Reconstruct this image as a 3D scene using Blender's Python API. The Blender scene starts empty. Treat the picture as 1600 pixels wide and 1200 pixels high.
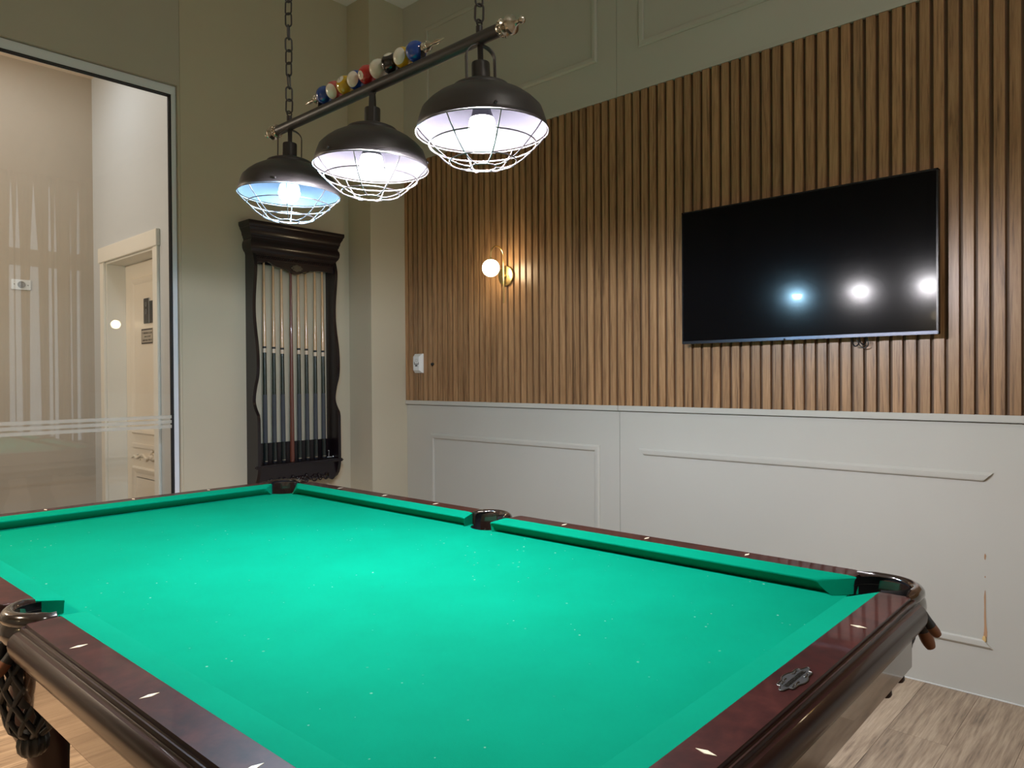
import bpy, bmesh, math, random
from mathutils import Vector, Matrix
random.seed(11)
S = bpy.context.scene
COL = S.collection
PI = math.pi

# ------------------------------------------------------------------ camera, world, big lights, exposure
FPX, YAW, PITCH, ROLL = 1138.36, 0.7470, -0.0084, -0.0064
CAMZ = 1.2889
def make_camera():
    c, s = math.cos(YAW), math.sin(YAW)
    fw = Vector((c, s, 0)); r = Vector((s, -c, 0)); up = Vector((0, 0, 1))
    F = fw*math.cos(PITCH) + up*math.sin(PITCH)
    U = up*math.cos(PITCH) - fw*math.sin(PITCH)
    R2 = r*math.cos(ROLL) + U*math.sin(ROLL)
    U2 = U*math.cos(ROLL) - r*math.sin(ROLL)
    cd = bpy.data.cameras.new('camera'); co = bpy.data.objects.new('camera', cd)
    COL.objects.link(co)
    m = Matrix((R2, U2, -F)).transposed().to_4x4()
    m.translation = (0, 0, CAMZ)
    co.matrix_world = m
    cd.sensor_width = 36.0; cd.lens = 36.0*FPX/1600; cd.clip_start = 0.02
    S.camera = co
make_camera()

W = bpy.data.worlds.new('overcast_sky'); S.world = W; W.use_nodes = True
bg = W.node_tree.nodes['Background']
bg.inputs[0].default_value = (0.80, 0.90, 1.0, 1); bg.inputs[1].default_value = 1.8

S.view_settings.view_transform = 'Standard'; S.view_settings.look = 'None'
S.view_settings.gamma = 1.0; S.view_settings.use_curve_mapping = False
S.view_settings.exposure = 0.0
try:
    S.cycles.sample_clamp_indirect = 6.0
    S.cycles.max_bounces = 10; S.cycles.diffuse_bounces = 5; S.cycles.glossy_bounces = 5
    S.cycles.transparent_max_bounces = 12
    S.cycles.caustics_reflective = False; S.cycles.caustics_refractive = False
except Exception:
    pass

def area(name, loc, target, size, power, color, sy=None, spread=None):
    l = bpy.data.lights.new(name, 'AREA'); l.energy = power; l.color = color
    l.size = size
    if sy: l.shape = 'RECTANGLE'; l.size_y = sy
    if spread: l.spread = spread
    o = bpy.data.objects.new(name, l); COL.objects.link(o)
    o.location = loc
    o.rotation_euler = (Vector(target)-Vector(loc)).to_track_quat('-Z', 'Y').to_euler()
    return o
# unseen ceiling lights at left and in the corridor, plus added fill lights
area('ceiling_light_left', (-1.9, 3.3, 3.97), (.2, 3.1, 0), .3, 62, (1.0, .78, .56), None, 1.0)
area('rear_fill_light', (1.0, -1.1, 3.97), (1.2, -0.6, 0), .6, 32, (1.0, .93, .84))  # added unseen fill behind the camera, raises the ambient on the walls
def point(name, loc, power, color, r=.08):
    l = bpy.data.lights.new(name, 'POINT'); l.energy = power; l.color = color; l.shadow_soft_size = r
    o = bpy.data.objects.new(name, l); COL.objects.link(o); o.location = loc; return o
point('corridor_fill_light', (-.5, 5.0, 2.3), 84, (1.0, .84, .68))  # added point light out of view, brightens corridor ceiling and walls
area('corridor_downlight', (1.25, 5.35, 3.54), (1.25, 5.35, 0), .3, 6, (.92, .96, 1.0))
BULB_W, BULB_B = 2200.0, 1900.0      # radiance of the white and of the blue lamp bulbs
GLOBE_E = 26.0

# ------------------------------------------------------------------ materials
def lin(r, g, b):
    f = lambda c: (c/255/12.92) if c/255 <= .04045 else ((c/255+.055)/1.055)**2.4
    return (f(r), f(g), f(b), 1)
def newmat(name):
    m = bpy.data.materials.new(name); m.use_nodes = True
    nt = m.node_tree
    return m, nt, nt.nodes['Principled BSDF']
def setin(b, **k):
    for a, v in k.items():
        n = {'color': 'Base Color', 'rough': 'Roughness', 'metal': 'Metallic', 'coat': 'Coat Weight', 'coatr': 'Coat Roughness',
             'ior': 'IOR', 'spec': 'Specular IOR Level', 'emit': 'Emission Strength', 'ecol': 'Emission Color', 'sheen': 'Sheen Weight',
             'trans': 'Transmission Weight', 'sub': 'Subsurface Weight'}[a]
        b.inputs[n].default_value = v
def node(nt, t, **k):
    n = nt.nodes.new(t)
    for a, v in k.items():
        if a in n.inputs.keys(): n.inputs[a].default_value = v
        else: setattr(n, a, v)
    return n
def coords(nt, scale=(1, 1, 1), rand=False, kind='Object'):
    tc = nt.nodes.new('ShaderNodeTexCoord'); mp = nt.nodes.new('ShaderNodeMapping')
    mp.inputs['Scale'].default_value = scale
    src = tc.outputs[kind]
    if rand:
        oi = nt.nodes.new('ShaderNodeObjectInfo')
        mu = node(nt, 'ShaderNodeVectorMath', operation='SCALE'); mu.inputs[0].default_value = (13.7, 7.3, 5.1)
        nt.links.new(oi.outputs['Random'], mu.inputs['Scale'])
        ad = node(nt, 'ShaderNodeVectorMath', operation='ADD')
        nt.links.new(src, ad.inputs[0]); nt.links.new(mu.outputs[0], ad.inputs[1]); src = ad.outputs[0]
    nt.links.new(src, mp.inputs[0])
    return mp.outputs[0]
def ramp(nt, fac, stops):
    r = nt.nodes.new('ShaderNodeValToRGB')
    el = r.color_ramp.elements
    el[0].position, el[0].color = stops[0]; el[1].position, el[1].color = stops[-1]
    for p, c in stops[1:-1]:
        e = el.new(p); e.color = c
    nt.links.new(fac, r.inputs[0]); return r.outputs[0]
def bump(nt, b, h, strength=.2, dist=.002):
    n = nt.nodes.new('ShaderNodeBump'); n.inputs['Strength'].default_value = strength; n.inputs['Distance'].default_value = dist
    nt.links.new(h, n.inputs['Height']); nt.links.new(n.outputs[0], b.inputs['Normal'])
def plain(name, color, rough=.5, bumps=None, **k):
    m, nt, b = newmat(name); setin(b, color=color if len(color) == 4 else (*color, 1), rough=rough, **k)
    if bumps:
        v = coords(nt); n = node(nt, 'ShaderNodeTexNoise', Scale=bumps[0], Detail=4.0); nt.links.new(v, n.inputs['Vector'])
        bump(nt, b, n.outputs['Fac'], bumps[1], bumps[2])
    return m
def paint(name, color, var=.04, rough=.55):
    m, nt, b = newmat(name); setin(b, rough=rough)
    v = coords(nt); n = node(nt, 'ShaderNodeTexNoise', Scale=1.3, Detail=5.0); nt.links.new(v, n.inputs['Vector'])
    c0 = tuple(x*(1-var) for x in color)+(1,); c1 = tuple(min(1, x*(1+var)) for x in color)+(1,)
    nt.links.new(ramp(nt, n.outputs['Fac'], [(.3, c0), (.7, c1)]), b.inputs['Base Color'])
    n2 = node(nt, 'ShaderNodeTexNoise', Scale=260.0, Detail=2.0); nt.links.new(v, n2.inputs['Vector'])
    bump(nt, b, n2.outputs['Fac'], .06, .001)
    return m
def wood(name, stops, scale, rough=.4, coat=0.0, coatr=.1, rand=True, tone=.25, bumpd=.0006, pores=.45, spec=.5):
    """long grain: noise stretched along one axis (small scale there), fine pores on top, a tone that differs board by board"""
    m, nt, b = newmat(name); setin(b, rough=rough, coat=coat, coatr=coatr, spec=spec)
    v = coords(nt, scale, rand)
    n = node(nt, 'ShaderNodeTexNoise', Scale=1.0, Detail=8.0, Roughness=.62, Distortion=1.2); nt.links.new(v, n.inputs['Vector'])
    v2 = coords(nt, tuple(s*6 for s in scale), rand)
    n2 = node(nt, 'ShaderNodeTexNoise', Scale=1.0, Detail=4.0, Roughness=.6); nt.links.new(v2, n2.inputs['Vector'])
    w = node(nt, 'ShaderNodeMath', operation='MULTIPLY_ADD'); nt.links.new(n2.outputs['Fac'], w.inputs[0]); w.inputs[1].default_value = pores
    nt.links.new(n.outputs['Fac'], w.inputs[2])
    s = node(nt, 'ShaderNodeMath', operation='SUBTRACT'); nt.links.new(w.outputs[0], s.inputs[0]); s.inputs[1].default_value = pores/2
    col = ramp(nt, s.outputs[0], stops)
    oi = nt.nodes.new('ShaderNodeObjectInfo')
    mr = node(nt, 'ShaderNodeMapRange'); nt.links.new(oi.outputs['Random'], mr.inputs['Value'])
    mr.inputs['To Min'].default_value = 1-tone; mr.inputs['To Max'].default_value = 1+tone*.6
    hs = nt.nodes.new('ShaderNodeHueSaturation'); nt.links.new(mr.outputs[0], hs.inputs['Value']); nt.links.new(col, hs.inputs['Color'])
    nt.links.new(hs.outputs[0], b.inputs['Base Color'])
    bump(nt, b, s.outputs[0], .25, bumpd)
    return m
def emitter(name, color, strength):
    m, nt, b = newmat(name); setin(b, color=(.8, .8, .8, 1), ecol=(*color, 1), emit=strength, rough=.4); return m
def metal(name, color, rough=.25):
    return plain(name, color, rough, metal=1.0)

M = {}
M['board_paint'] = paint('taupe_board_paint', (.525, .508, .458), .03, .5)
M['wall_paint'] = paint('beige_wall_paint', (.545, .49, .375), .04, .6)
M['header_paint'] = paint('header_board_paint', (.47, .435, .36), .04, .6)
M['ceiling_paint'] = paint('ceiling_white', (.78, .78, .80), .02, .8)
M['corridor_beige'] = paint('corridor_beige', (.50, .43, .355), .05, .6)
M['corridor_white'] = paint('corridor_white', (.575, .61, .64), .03, .6)
M['door_white'] = plain('door_lacquer', (.80, .74, .64), .35)
M['casing_white'] = plain('casing_white', (.82, .80, .74), .38)
M['slat'] = wood('slat_oak', [(.22, (.14, .072, .034, 1)), (.45, (.34, .184, .086, 1)), (.62, (.425, .240, .116, 1)), (.85, (.52, .31, .16, 1))],
                 (26, 26, 1.3), pores=.8, rough=.34, tone=.16, coat=.25, coatr=.28)
M['slat_back'] = wood('groove_shade_oak', [(.2, (.13, .073, .037, 1)), (.8, (.27, .155, .08, 1))], (38, 38, 1.7), rough=.5)  # backing oak darkened, the grooves' shade is put into its colour
M['plank'] = wood('floor_vinyl_oak', [(.22, (.13, .092, .065, 1)), (.42, (.34, .242, .165, 1)), (.60, (.49, .365, .255, 1)), (.85, (.64, .51, .38, 1))],
                  (1.2, 20, 20), pores=.7, rough=.42, tone=.14, bumpd=.0008)
M['subfloor'] = plain('floor_joint', (.10, .075, .055), .8)
M['mahogany'] = wood('burl_mahogany', [(.25, (.012, .0035, .0035, 1)), (.5, (.034, .0080, .0070, 1)), (.8, (.070, .0180, .0140, 1))],
                     (7, 7, 7), rough=.45, spec=.15, coat=.30, coatr=.04, tone=.05, rand=False, bumpd=.0)
M['mahogany_edge'] = plain('dark_mahogany_edge', (.022, .0075, .0065), .34, spec=.2, coat=.32, coatr=.07)
M['skirt_wood'] = plain('glossy_skirt_wood', (.060, .030, .018), .12, coat=1.0, coatr=.03, ior=2.0)
M['rack_wood'] = plain('espresso_rack_wood', (.009, .0045, .0065), .30, spec=.35, coat=.34, coatr=.12)
M['rack_red'] = plain('red_mahogany_edge', (.050, .014, .009), .3, coat=.6, coatr=.12)
M['leather'] = plain('black_leather', (.012, .010, .010), .42, bumps=(60, .25, .002), coat=.15, coatr=.15)
M['iron'] = plain('lacquered_pocket_horn', (.016, .009, .007), .16, coat=1.0, coatr=.05)
M['tan_leather'] = plain('tan_leather', (.20, .075, .032), .4, bumps=(80, .2, .001))
M['liner'] = plain('pocket_liner', (.010, .010, .014), .55)
M['ivory'] = plain('ivory_inlay', (.78, .70, .52), .3)
M['pewter'] = plain('pewter', (.10, .098, .09), .38, metal=1.0)
M['pewter_dark'] = plain('pewter_recess', (.03, .03, .03), .5)
M['black_metal'] = plain('black_lamp_metal', (.040, .036, .038), .42)
M['shade_white'] = plain('glare_darkened_enamel', (.023, .022, .028), .5, spec=.12)  # inner enamel darkened in colour to hold down the bulbs' glare
M['wire'] = plain('cage_wire', (.16, .15, .16), .28, metal=.6)
M['silver'] = plain('antique_silver', (.55, .50, .42), .22, metal=1.0)
M['brass'] = plain('brushed_brass', (.72, .55, .26), .28, metal=1.0)
M['bulb_white'] = emitter('lamp_bulb_white', (1.0, .96, 1.0), BULB_W)
M['bulb_blue'] = emitter('lamp_bulb_blue', (.40, .74, 1.0), BULB_B)
M['bulb_white_side'] = emitter('bulb_white_rear', (1.0, .97, 1.0), 9.0)
M['bulb_blue_side'] = emitter('bulb_blue_rear', (.40, .74, 1.0), 8.0)
M['bulb_neck'] = plain('bulb_neck', (.10, .10, .11), .4)
M['globe'] = emitter('lit_opal_globe', (1.0, .80, .50), GLOBE_E)
M['white_plastic'] = plain('white_plastic', (.78, .79, .80), .35)
M['grey_plastic'] = plain('grey_plastic', (.35, .35, .35), .4)
M['black_plastic'] = plain('black_plastic', (.012, .012, .013), .35)
M['tv_bezel'] = plain('tv_bezel', (.010, .010, .012), .25)
M['tv_strip'] = plain('tv_lower_strip', (.10, .11, .14), .25, metal=1.0)
M['alu'] = plain('white_anodised_frame', (.74, .78, .85), .35)
M['gasket'] = plain('black_gasket', (.006, .007, .012), .6)
M['maple'] = wood('maple_shaft', [(.2, (.44, .27, .13, 1)), (.8, (.66, .45, .26, 1))], (90, 90, 5), rough=.25, coat=.6, tone=.08)
M['cue_joint'] = plain('cream_collar', (.62, .50, .38), .3)
M['cue_black'] = plain('black_cue_lacquer', (.010, .016, .016), .2, coat=.6)
M['cue_wrap'] = plain('grey_linen_wrap', (.055, .062, .075), .8, bumps=(400, .4, .001))
M['cue_stain'] = plain('green_black_stain', (.016, .028, .024), .25, coat=.6, bumps=(90, .2, .001))
M['cue_red'] = plain('reddish_cue_wood', (.13, .036, .022), .3, coat=.5)
M['curtain'] = plain('cream_drape', (.42, .37, .30), .9)
M['glue'] = paint('torn_board_edge', (.42, .24, .13), .4, .9)
M['chip'] = plain('raw_mdf_chip', (.70, .48, .20), .9)
M['baseline'] = plain('white_sealant', (.72, .72, .70), .5)
M['chrome'] = plain('chrome', (.62, .70, .80), .12, metal=1.0)

def glass_mat(name, tint=(1, 1, 1), gl=.0, power=1.0):
    m, nt, b = newmat(name); nt.nodes.remove(b)
    out = nt.nodes['Material Output']
    t = node(nt, 'ShaderNodeBsdfTransparent'); t.inputs[0].default_value = (*tint, 1)
    g = node(nt, 'ShaderNodeBsdfGlossy'); g.inputs['Roughness'].default_value = gl
    fr = node(nt, 'ShaderNodeFresnel', IOR=1.52)
    mx = nt.nodes.new('ShaderNodeMixShader'); nt.links.new(fr.outputs[0], mx.inputs[0]); nt.links.new(t.outputs[0], mx.inputs[1]); nt.links.new(g.outputs[0], mx.inputs[2])
    nt.links.new(mx.outputs[0], out.inputs[0]); return m
M['glass'] = glass_mat('clear_glass', (.97, .985, .975))
def frosted():
    m, nt, b = newmat('frosted_band'); nt.nodes.remove(b); out = nt.nodes['Material Output']
    t = node(nt, 'ShaderNodeBsdfTransparent'); d = node(nt, 'ShaderNodeBsdfDiffuse'); d.inputs[0].default_value = (.72, .70, .64, 1)
    mx = nt.nodes.new('ShaderNodeMixShader'); mx.inputs[0].default_value = .42
    nt.links.new(t.outputs[0], mx.inputs[1]); nt.links.new(d.outputs[0], mx.inputs[2]); nt.links.new(mx.outputs[0], out.inputs[0]); return m
M['frost'] = frosted()
def screen_mat():
    m, nt, b = newmat('tv_panel'); nt.nodes.remove(b); out = nt.nodes['Material Output']
    d = node(nt, 'ShaderNodeBsdfDiffuse'); d.inputs[0].default_value = (.003, .003, .004, 1)
    g1 = node(nt, 'ShaderNodeBsdfGlossy'); g1.inputs['Roughness'].default_value = .03
    g2 = node(nt, 'ShaderNodeBsdfGlossy'); g2.inputs['Roughness'].default_value = .135
    mg = nt.nodes.new('ShaderNodeMixShader'); mg.inputs[0].default_value = .78
    nt.links.new(g1.outputs[0], mg.inputs[1]); nt.links.new(g2.outputs[0], mg.inputs[2])
    mx = nt.nodes.new('ShaderNodeMixShader'); mx.inputs[0].default_value = .016
    nt.links.new(d.outputs[0], mx.inputs[1]); nt.links.new(mg.outputs[0], mx.inputs[2]); nt.links.new(mx.outputs[0], out.inputs[0]); return m
M['screen'] = screen_mat()
def cloth_mat(name, dust):
    m, nt, b = newmat(name); setin(b, rough=.95, spec=.04)
    v = coords(nt)
    n = node(nt, 'ShaderNodeTexNoise', Scale=3.0, Detail=6.0, Roughness=.6); nt.links.new(v, n.inputs['Vector'])
    base = ramp(nt, n.outputs['Fac'], [(.3, (.0, .186, .106, 1)), (.7, (.0, .214, .124, 1))])
    f = node(nt, 'ShaderNodeTexNoise', Scale=900.0, Detail=2.0); nt.links.new(v, f.inputs['Vector'])
    bump(nt, b, f.outputs['Fac'], .25, .0006)
    if dust:
        vo = node(nt, 'ShaderNodeTexVoronoi', Scale=46.0); nt.links.new(v, vo.inputs['Vector'])
        sp = node(nt, 'ShaderNodeMath', operation='LESS_THAN'); nt.links.new(vo.outputs['Distance'], sp.inputs[0])
        # speck size varies cell by cell, most cells hold none
        sep = node(nt, 'ShaderNodeSeparateColor'); nt.links.new(vo.outputs['Color'], sep.inputs[0])
        mr = node(nt, 'ShaderNodeMapRange'); nt.links.new(sep.outputs[0], mr.inputs['Value'])
        mr.inputs['From Min'].default_value = .60; mr.inputs['From Max'].default_value = 1.0; mr.inputs['To Min'].default_value = 0; mr.inputs['To Max'].default_value = .13
        nt.links.new(mr.outputs[0], sp.inputs[1])
        n3 = node(nt, 'ShaderNodeTexNoise', Scale=2.4, Detail=3.0); nt.links.new(v, n3.inputs['Vector'])
        mr2 = node(nt, 'ShaderNodeMapRange'); nt.links.new(n3.outputs['Fac'], mr2.inputs['Value'])
        mr2.inputs['From Min'].default_value = .38; mr2.inputs['From Max'].default_value = .75; mr2.inputs['To Max'].default_value = .8
        mm = node(nt, 'ShaderNodeMath', operation='MULTIPLY'); nt.links.new(sp.outputs[0], mm.inputs[0]); nt.links.new(mr2.outputs[0], mm.inputs[1])
        mx = nt.nodes.new('ShaderNodeMix'); mx.data_type = 'RGBA'
        nt.links.new(mm.outputs[0], mx.inputs[0]); nt.links.new(base, mx.inputs[6]); mx.inputs[7].default_value = (.42, .58, .50, 1)
        base = mx.outputs[2]
    nt.links.new(base, b.inputs['Base Color']); return m
M['cloth'] = cloth_mat('green_billiard_cloth', True)
M['cloth_rail'] = cloth_mat('green_cushion_cloth', False)

# ------------------------------------------------------------------ mesh helpers
class MB:
    def __init__(s): s.v = []; s.f = []; s.m = []
    def add(s, vs, fs, mi=0):
        k = len(s.v); s.v += [tuple(p) for p in vs]; s.f += [tuple(i+k for i in f) for f in fs]; s.m += [mi]*len(fs); return s
    def box(s, a, b, mi=0, bev=0.0):
        x0, y0, z0 = (min(a[i], b[i]) for i in range(3)); x1, y1, z1 = (max(a[i], b[i]) for i in range(3))
        if bev > 0:
            bm = bmesh.new(); bmesh.ops.create_cube(bm, size=1)
            for v in bm.verts: v.co = (x0+(v.co.x+.5)*(x1-x0), y0+(v.co.y+.5)*(y1-y0), z0+(v.co.z+.5)*(z1-z0))
            bmesh.ops.bevel(bm, geom=bm.edges[:], offset=bev, segments=2, affect='EDGES')
            bm.verts.index_update()
            s.add([v.co[:] for v in bm.verts], [[v.index for v in f.verts] for f in bm.faces], mi); bm.free(); return s
        vs = [(x0, y0, z0), (x1, y0, z0), (x1, y1, z0), (x0, y1, z0), (x0, y0, z1), (x1, y0, z1), (x1, y1, z1), (x0, y1, z1)]
        return s.add(vs, [(0, 3, 2, 1), (4, 5, 6, 7), (0, 1, 5, 4), (1, 2, 6, 5), (2, 3, 7, 6), (3, 0, 4, 7)], mi)
    def loft(s, rings, closed=True, caps=True, mi=0):
        n = len(rings[0]); k = len(s.v)
        for r in rings: s.v += [tuple(p) for p in r]
        for i in range(len(rings)-1):
            for j in range(n if closed else n-1):
                a = k+i*n+j; b = k+i*n+(j+1) % n
                s.f.append((a, b, b+n, a+n)); s.m.append(mi)
        if caps and closed:
            s.f.append(tuple(k+j for j in reversed(range(n)))); s.m.append(mi)
            e = k+(len(rings)-1)*n; s.f.append(tuple(e+j for j in range(n))); s.m.append(mi)
        return s
    def lathe(s, prof, c=(0, 0, 0), axis='z', n=24, mi=0, caps=True):
        c = Vector(c); rings = []
        for r, h in prof:
            ring = []
            for j in range(n):
                a = 2*PI*j/n; x, y = r*math.cos(a), r*math.sin(a)
                p = {'z': (x, y, h), 'x': (h, x, y), 'y': (y, h, x)}[axis]
                ring.append(c+Vector(p))
            rings.append(ring)
        return s.loft(rings, True, caps, mi)
    def tube(s, pts, r, n=8, mi=0, closed=False, caps=True):
        pts = [Vector(p) for p in pts]; N = len(pts); rs = r if isinstance(r, (list, tuple)) else [r]*N
        rings = []; up = None
        for i in range(N):
            if closed: t = (pts[(i+1) % N]-pts[i-1]).normalized()
            else: t = (pts[min(i+1, N-1)]-pts[max(i-1, 0)]).normalized()
            if up is None:
                up = Vector((0, 0, 1)) if abs(t.z) < .9 else Vector((1, 0, 0))
            x = up-t*up.dot(t)
            if x.length < 1e-6: x = t.orthogonal()
            x.normalize(); up = x; y = t.cross(x)
            rings.append([pts[i]+(x*math.cos(2*PI*j/n)+y*math.sin(2*PI*j/n))*rs[i] for j in range(n)])
        if closed: rings.append(rings[0]); caps = False
        return s.loft(rings, True, caps, mi)
    def sphere(s, c, r, n=16, m=10, mi=0, sc=(1, 1, 1)):
        pr = [(max(r*math.sin(PI*i/m), 1e-5), -r*math.cos(PI*i/m)) for i in range(m+1)]
        k = len(s.v); s.lathe(pr, (0, 0, 0), 'z', n, mi, False)
        for i in range(k, len(s.v)):
            p = s.v[i]; s.v[i] = (c[0]+p[0]*sc[0], c[1]+p[1]*sc[1], c[2]+p[2]*sc[2])
        return s
    def prism(s, poly, fn0, fn1, mi=0):
        return s.loft([[fn0(*p) for p in poly], [fn1(*p) for p in poly]], True, True, mi)

def wmat(o):
    m = o.matrix_basis.copy()
    if o.parent: m = wmat(o.parent) @ o.matrix_parent_inverse @ m
    return m
def obj(name, mb, mats, parent=None, local=False, smooth=True, angle=35, center=True):
    """links one mesh object; vertices are in world space (or in the parent's space with local=True)"""
    me = bpy.data.meshes.new(name)
    vs = mb.v
    lo = [min(p[i] for p in vs) for i in range(3)]; hi = [max(p[i] for p in vs) for i in range(3)]
    c = Vector([(lo[i]+hi[i])/2 for i in range(3)]) if center else Vector((0, 0, 0))
    me.from_pydata([(p[0]-c[0], p[1]-c[1], p[2]-c[2]) for p in vs], [], mb.f)
    mats = mats if isinstance(mats, (list, tuple)) else [mats]
    for m in mats: me.materials.append(m)
    me.polygons.foreach_set('material_index', mb.m)
    bm = bmesh.new(); bm.from_mesh(me); bmesh.ops.recalc_face_normals(bm, faces=bm.faces); bm.to_mesh(me); bm.free()
    if smooth:
        me.polygons.foreach_set('use_smooth', [True]*len(me.polygons))
        me.set_sharp_from_angle(angle=math.radians(angle))
    me.update()
    o = bpy.data.objects.new(name, me); COL.objects.link(o); o.location = c
    if parent:
        o.parent = parent
        if not local: o.matrix_parent_inverse = wmat(parent).inverted()
    return o
def tag(o, label=None, cat=None, group=None, kind=None):
    if label: o['label'] = label
    if cat: o['category'] = cat
    if group: o['group'] = group
    if kind: o['kind'] = kind
    return o
def empty(name, loc, label=None, cat=None, rz=0, group=None, kind=None):
    o = bpy.data.objects.new(name, None); COL.objects.link(o); o.location = loc; o.rotation_euler = (0, 0, rz)
    o.empty_display_size = .1
    return tag(o, label, cat, group, kind)
def share(src, loc, parent=None, rot=None):
    c = src.copy(); COL.objects.link(c); c.location = loc
    if rot: c.rotation_euler = rot
    if parent and c.parent is not parent:
        c.parent = parent; c.matrix_parent_inverse = wmat(parent).inverted()
    return c
def struct(name, mb, m, label, **k):
    return tag(obj(name, mb, m, **k), label, None, None, 'structure')
def circle(n=24, r=1.0):
    return [(r*math.cos(2*PI*i/n), r*math.sin(2*PI*i/n)) for i in range(n)]
def smoothpts(pts, k=6):
    """Catmull-Rom through 2-D or 3-D points"""
    P = [Vector(p) for p in pts]; out = []
    for i in range(len(P)-1):
        p0, p1, p2, p3 = P[max(i-1, 0)], P[i], P[i+1], P[min(i+2, len(P)-1)]
        for j in range(k):
            t = j/k
            out.append(.5*((2*p1)+(-p0+p2)*t+(2*p0-5*p1+4*p2-p3)*t*t+(-p0+3*p1-3*p2+p3)*t**3))
    out.append(P[-1]); return out

# ------------------------------------------------------------------ room shell
XB = 3.411       # face of the panelled wall
YF = 4.48        # face of the rack wall
YP = 4.214       # front of the corner pillar
ZC = 3.995
XL, YN = -2.4, -2.0
fl = struct('floor', MB().box((XL-.1, YN-.1, -.12), (XB+.1, 6.2, -.006)), M['subfloor'], 'grey-brown wood-look floor under the pool table')
PW, PL = .1935, 1.22
pk = MB().box((-PL/2, -PW/2, -.006), (PL/2, PW/2, 0), 0)
proto = None
row = 0; y = .609-14*PW+PW/2
while y < YF-.05:
    x = XL+.02-((row*.47) % 1.0)*PL
    if abs(y-(.609+PW/2)) < .01: x = 2.872-PL*6
    if abs(y-(.803+PW/2)) < .01: x = 2.872-PL*6.4
    while x < XB:
        a, b = max(x, XL), min(x+PL, XB-.004)
        ya, yb = max(y-PW/2, YN), min(y+PW/2, YF)
        if b-a > .03 and yb-ya > .02 and b > -2.3:
            full = abs(b-a-PL) < 1e-4 and abs(yb-ya-PW) < 1e-4
            if full and proto:
                share(proto, ((a+b)/2, y, -.003))
            else:
                o = obj('plank', MB().box((a+.0006, ya+.0006, -.006), (b-.0006, yb-.0006, 0)), M['plank'], fl, smooth=False)
                if full: proto = o
        x += PL
    y += PW; row += 1
struct('ceiling', MB().box((XL-.1, YN-.1, ZC), (XB+.2, YF+.12, ZC+.1)), M['ceiling_paint'], 'flat white ceiling above the chains of the billiard light')

# right wall: backing, boards, ledge, slats, mouldings
wr = struct('wall_right', MB().box((XB+.02, YN-.1, -.01), (XB+.14, YF+.12, ZC)), M['board_paint'], 'panelled wall with vertical oak slats and taupe boards')
SEAMS = [YN, -.50, .425, 2.336, 4.214]
ZL0, ZL1 = 1.101, 1.130      # ledge under the slats
ZT = 2.852                   # top of the slats
for i in range(len(SEAMS)-1):
    a, b = SEAMS[i]+.0012, SEAMS[i+1]-.0012
    obj('wall_board', MB().box((XB, a, .004), (XB+.02, b, ZL0-.004)), M['board_paint'], wr, smooth=False)
    obj('wall_board', MB().box((XB-.012, a, ZT), (XB+.02, b, ZC)), M['board_paint'], wr, smooth=False)
    obj('ledge', MB().box((XB-.017, a, ZL0), (XB+.02, b, ZL1), 0, .002), M['board_paint'], wr)
    obj('slat_trim', MB().box((XB-.016, a, ZT), (XB-.012, b, ZT+.022)), M['board_paint'], wr, smooth=False)
obj('slat_backing', MB().box((XB+.004, YN, ZL1), (XB+.02, YP, ZT)), M['slat_back'], wr, smooth=False)
PIT, SW, SX0, SX1 = .05229, .0375, XB-.012, XB+.004
proto = None
k = -61
while True:
    yn = 1.2005+PIT*k            # near edge of the slat
    if yn > YP-.01: break
    ya, yb = yn, min(yn+SW, YP-.001)
    if proto and yb-ya > SW-1e-4:
        share(proto, ((SX0+SX1)/2, (ya+yb)/2, (ZL1+ZT)/2))
    else:
        o = obj('slat', MB().box((SX0, ya, ZL1), (SX1, yb, ZT), 0, .0012), M['slat'], wr)
        proto = proto or o
    k += 1
def moulding(y0, y1, z0, z1, which, m0=True):
    """picture-frame strips with mitred ends, stood off the board"""
    w, d = .034, .013
    X = M_X
    prof = [(0, 0), (0, .005), (.004, .009), (.009, d), (.026, d), (.031, .011), (w, .008), (w, 0)]   # inwards, height
    ym, zm = (y0+y1)/2, (z0+z1)/2
    def strip(kind):
        mb = MB()
        if kind in 'tb':
            s, z = (-1, z1) if kind == 't' else (1, z0)
            mb.loft([[(X-h, y0+q, z+s*q) for q, h in prof], [(X-h, y1-q, z+s*q) for q, h in prof]])
        else:
            s, yy = (1, y0) if kind == 'n' else (-1, y1)
            mb.loft([[(X-h, yy+s*q, z0+q) for q, h in prof], [(X-h, yy+s*q, z1-q) for q, h in prof]])
        return obj('moulding_strip', mb, M['board_paint'], wr, angle=25)
    for q in which: strip(q)
M_X = XB
moulding(2.472, 3.944, .205, .899, 'tbnf')
moulding(.562, 2.207, .197, .899, 'tb')
M_X = XB-.012
moulding(2.469, 3.965, 3.085, 3.772, 'tbnf')
moulding(.562, 2.191, 3.081, 3.772, 'tbnf')
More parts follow.
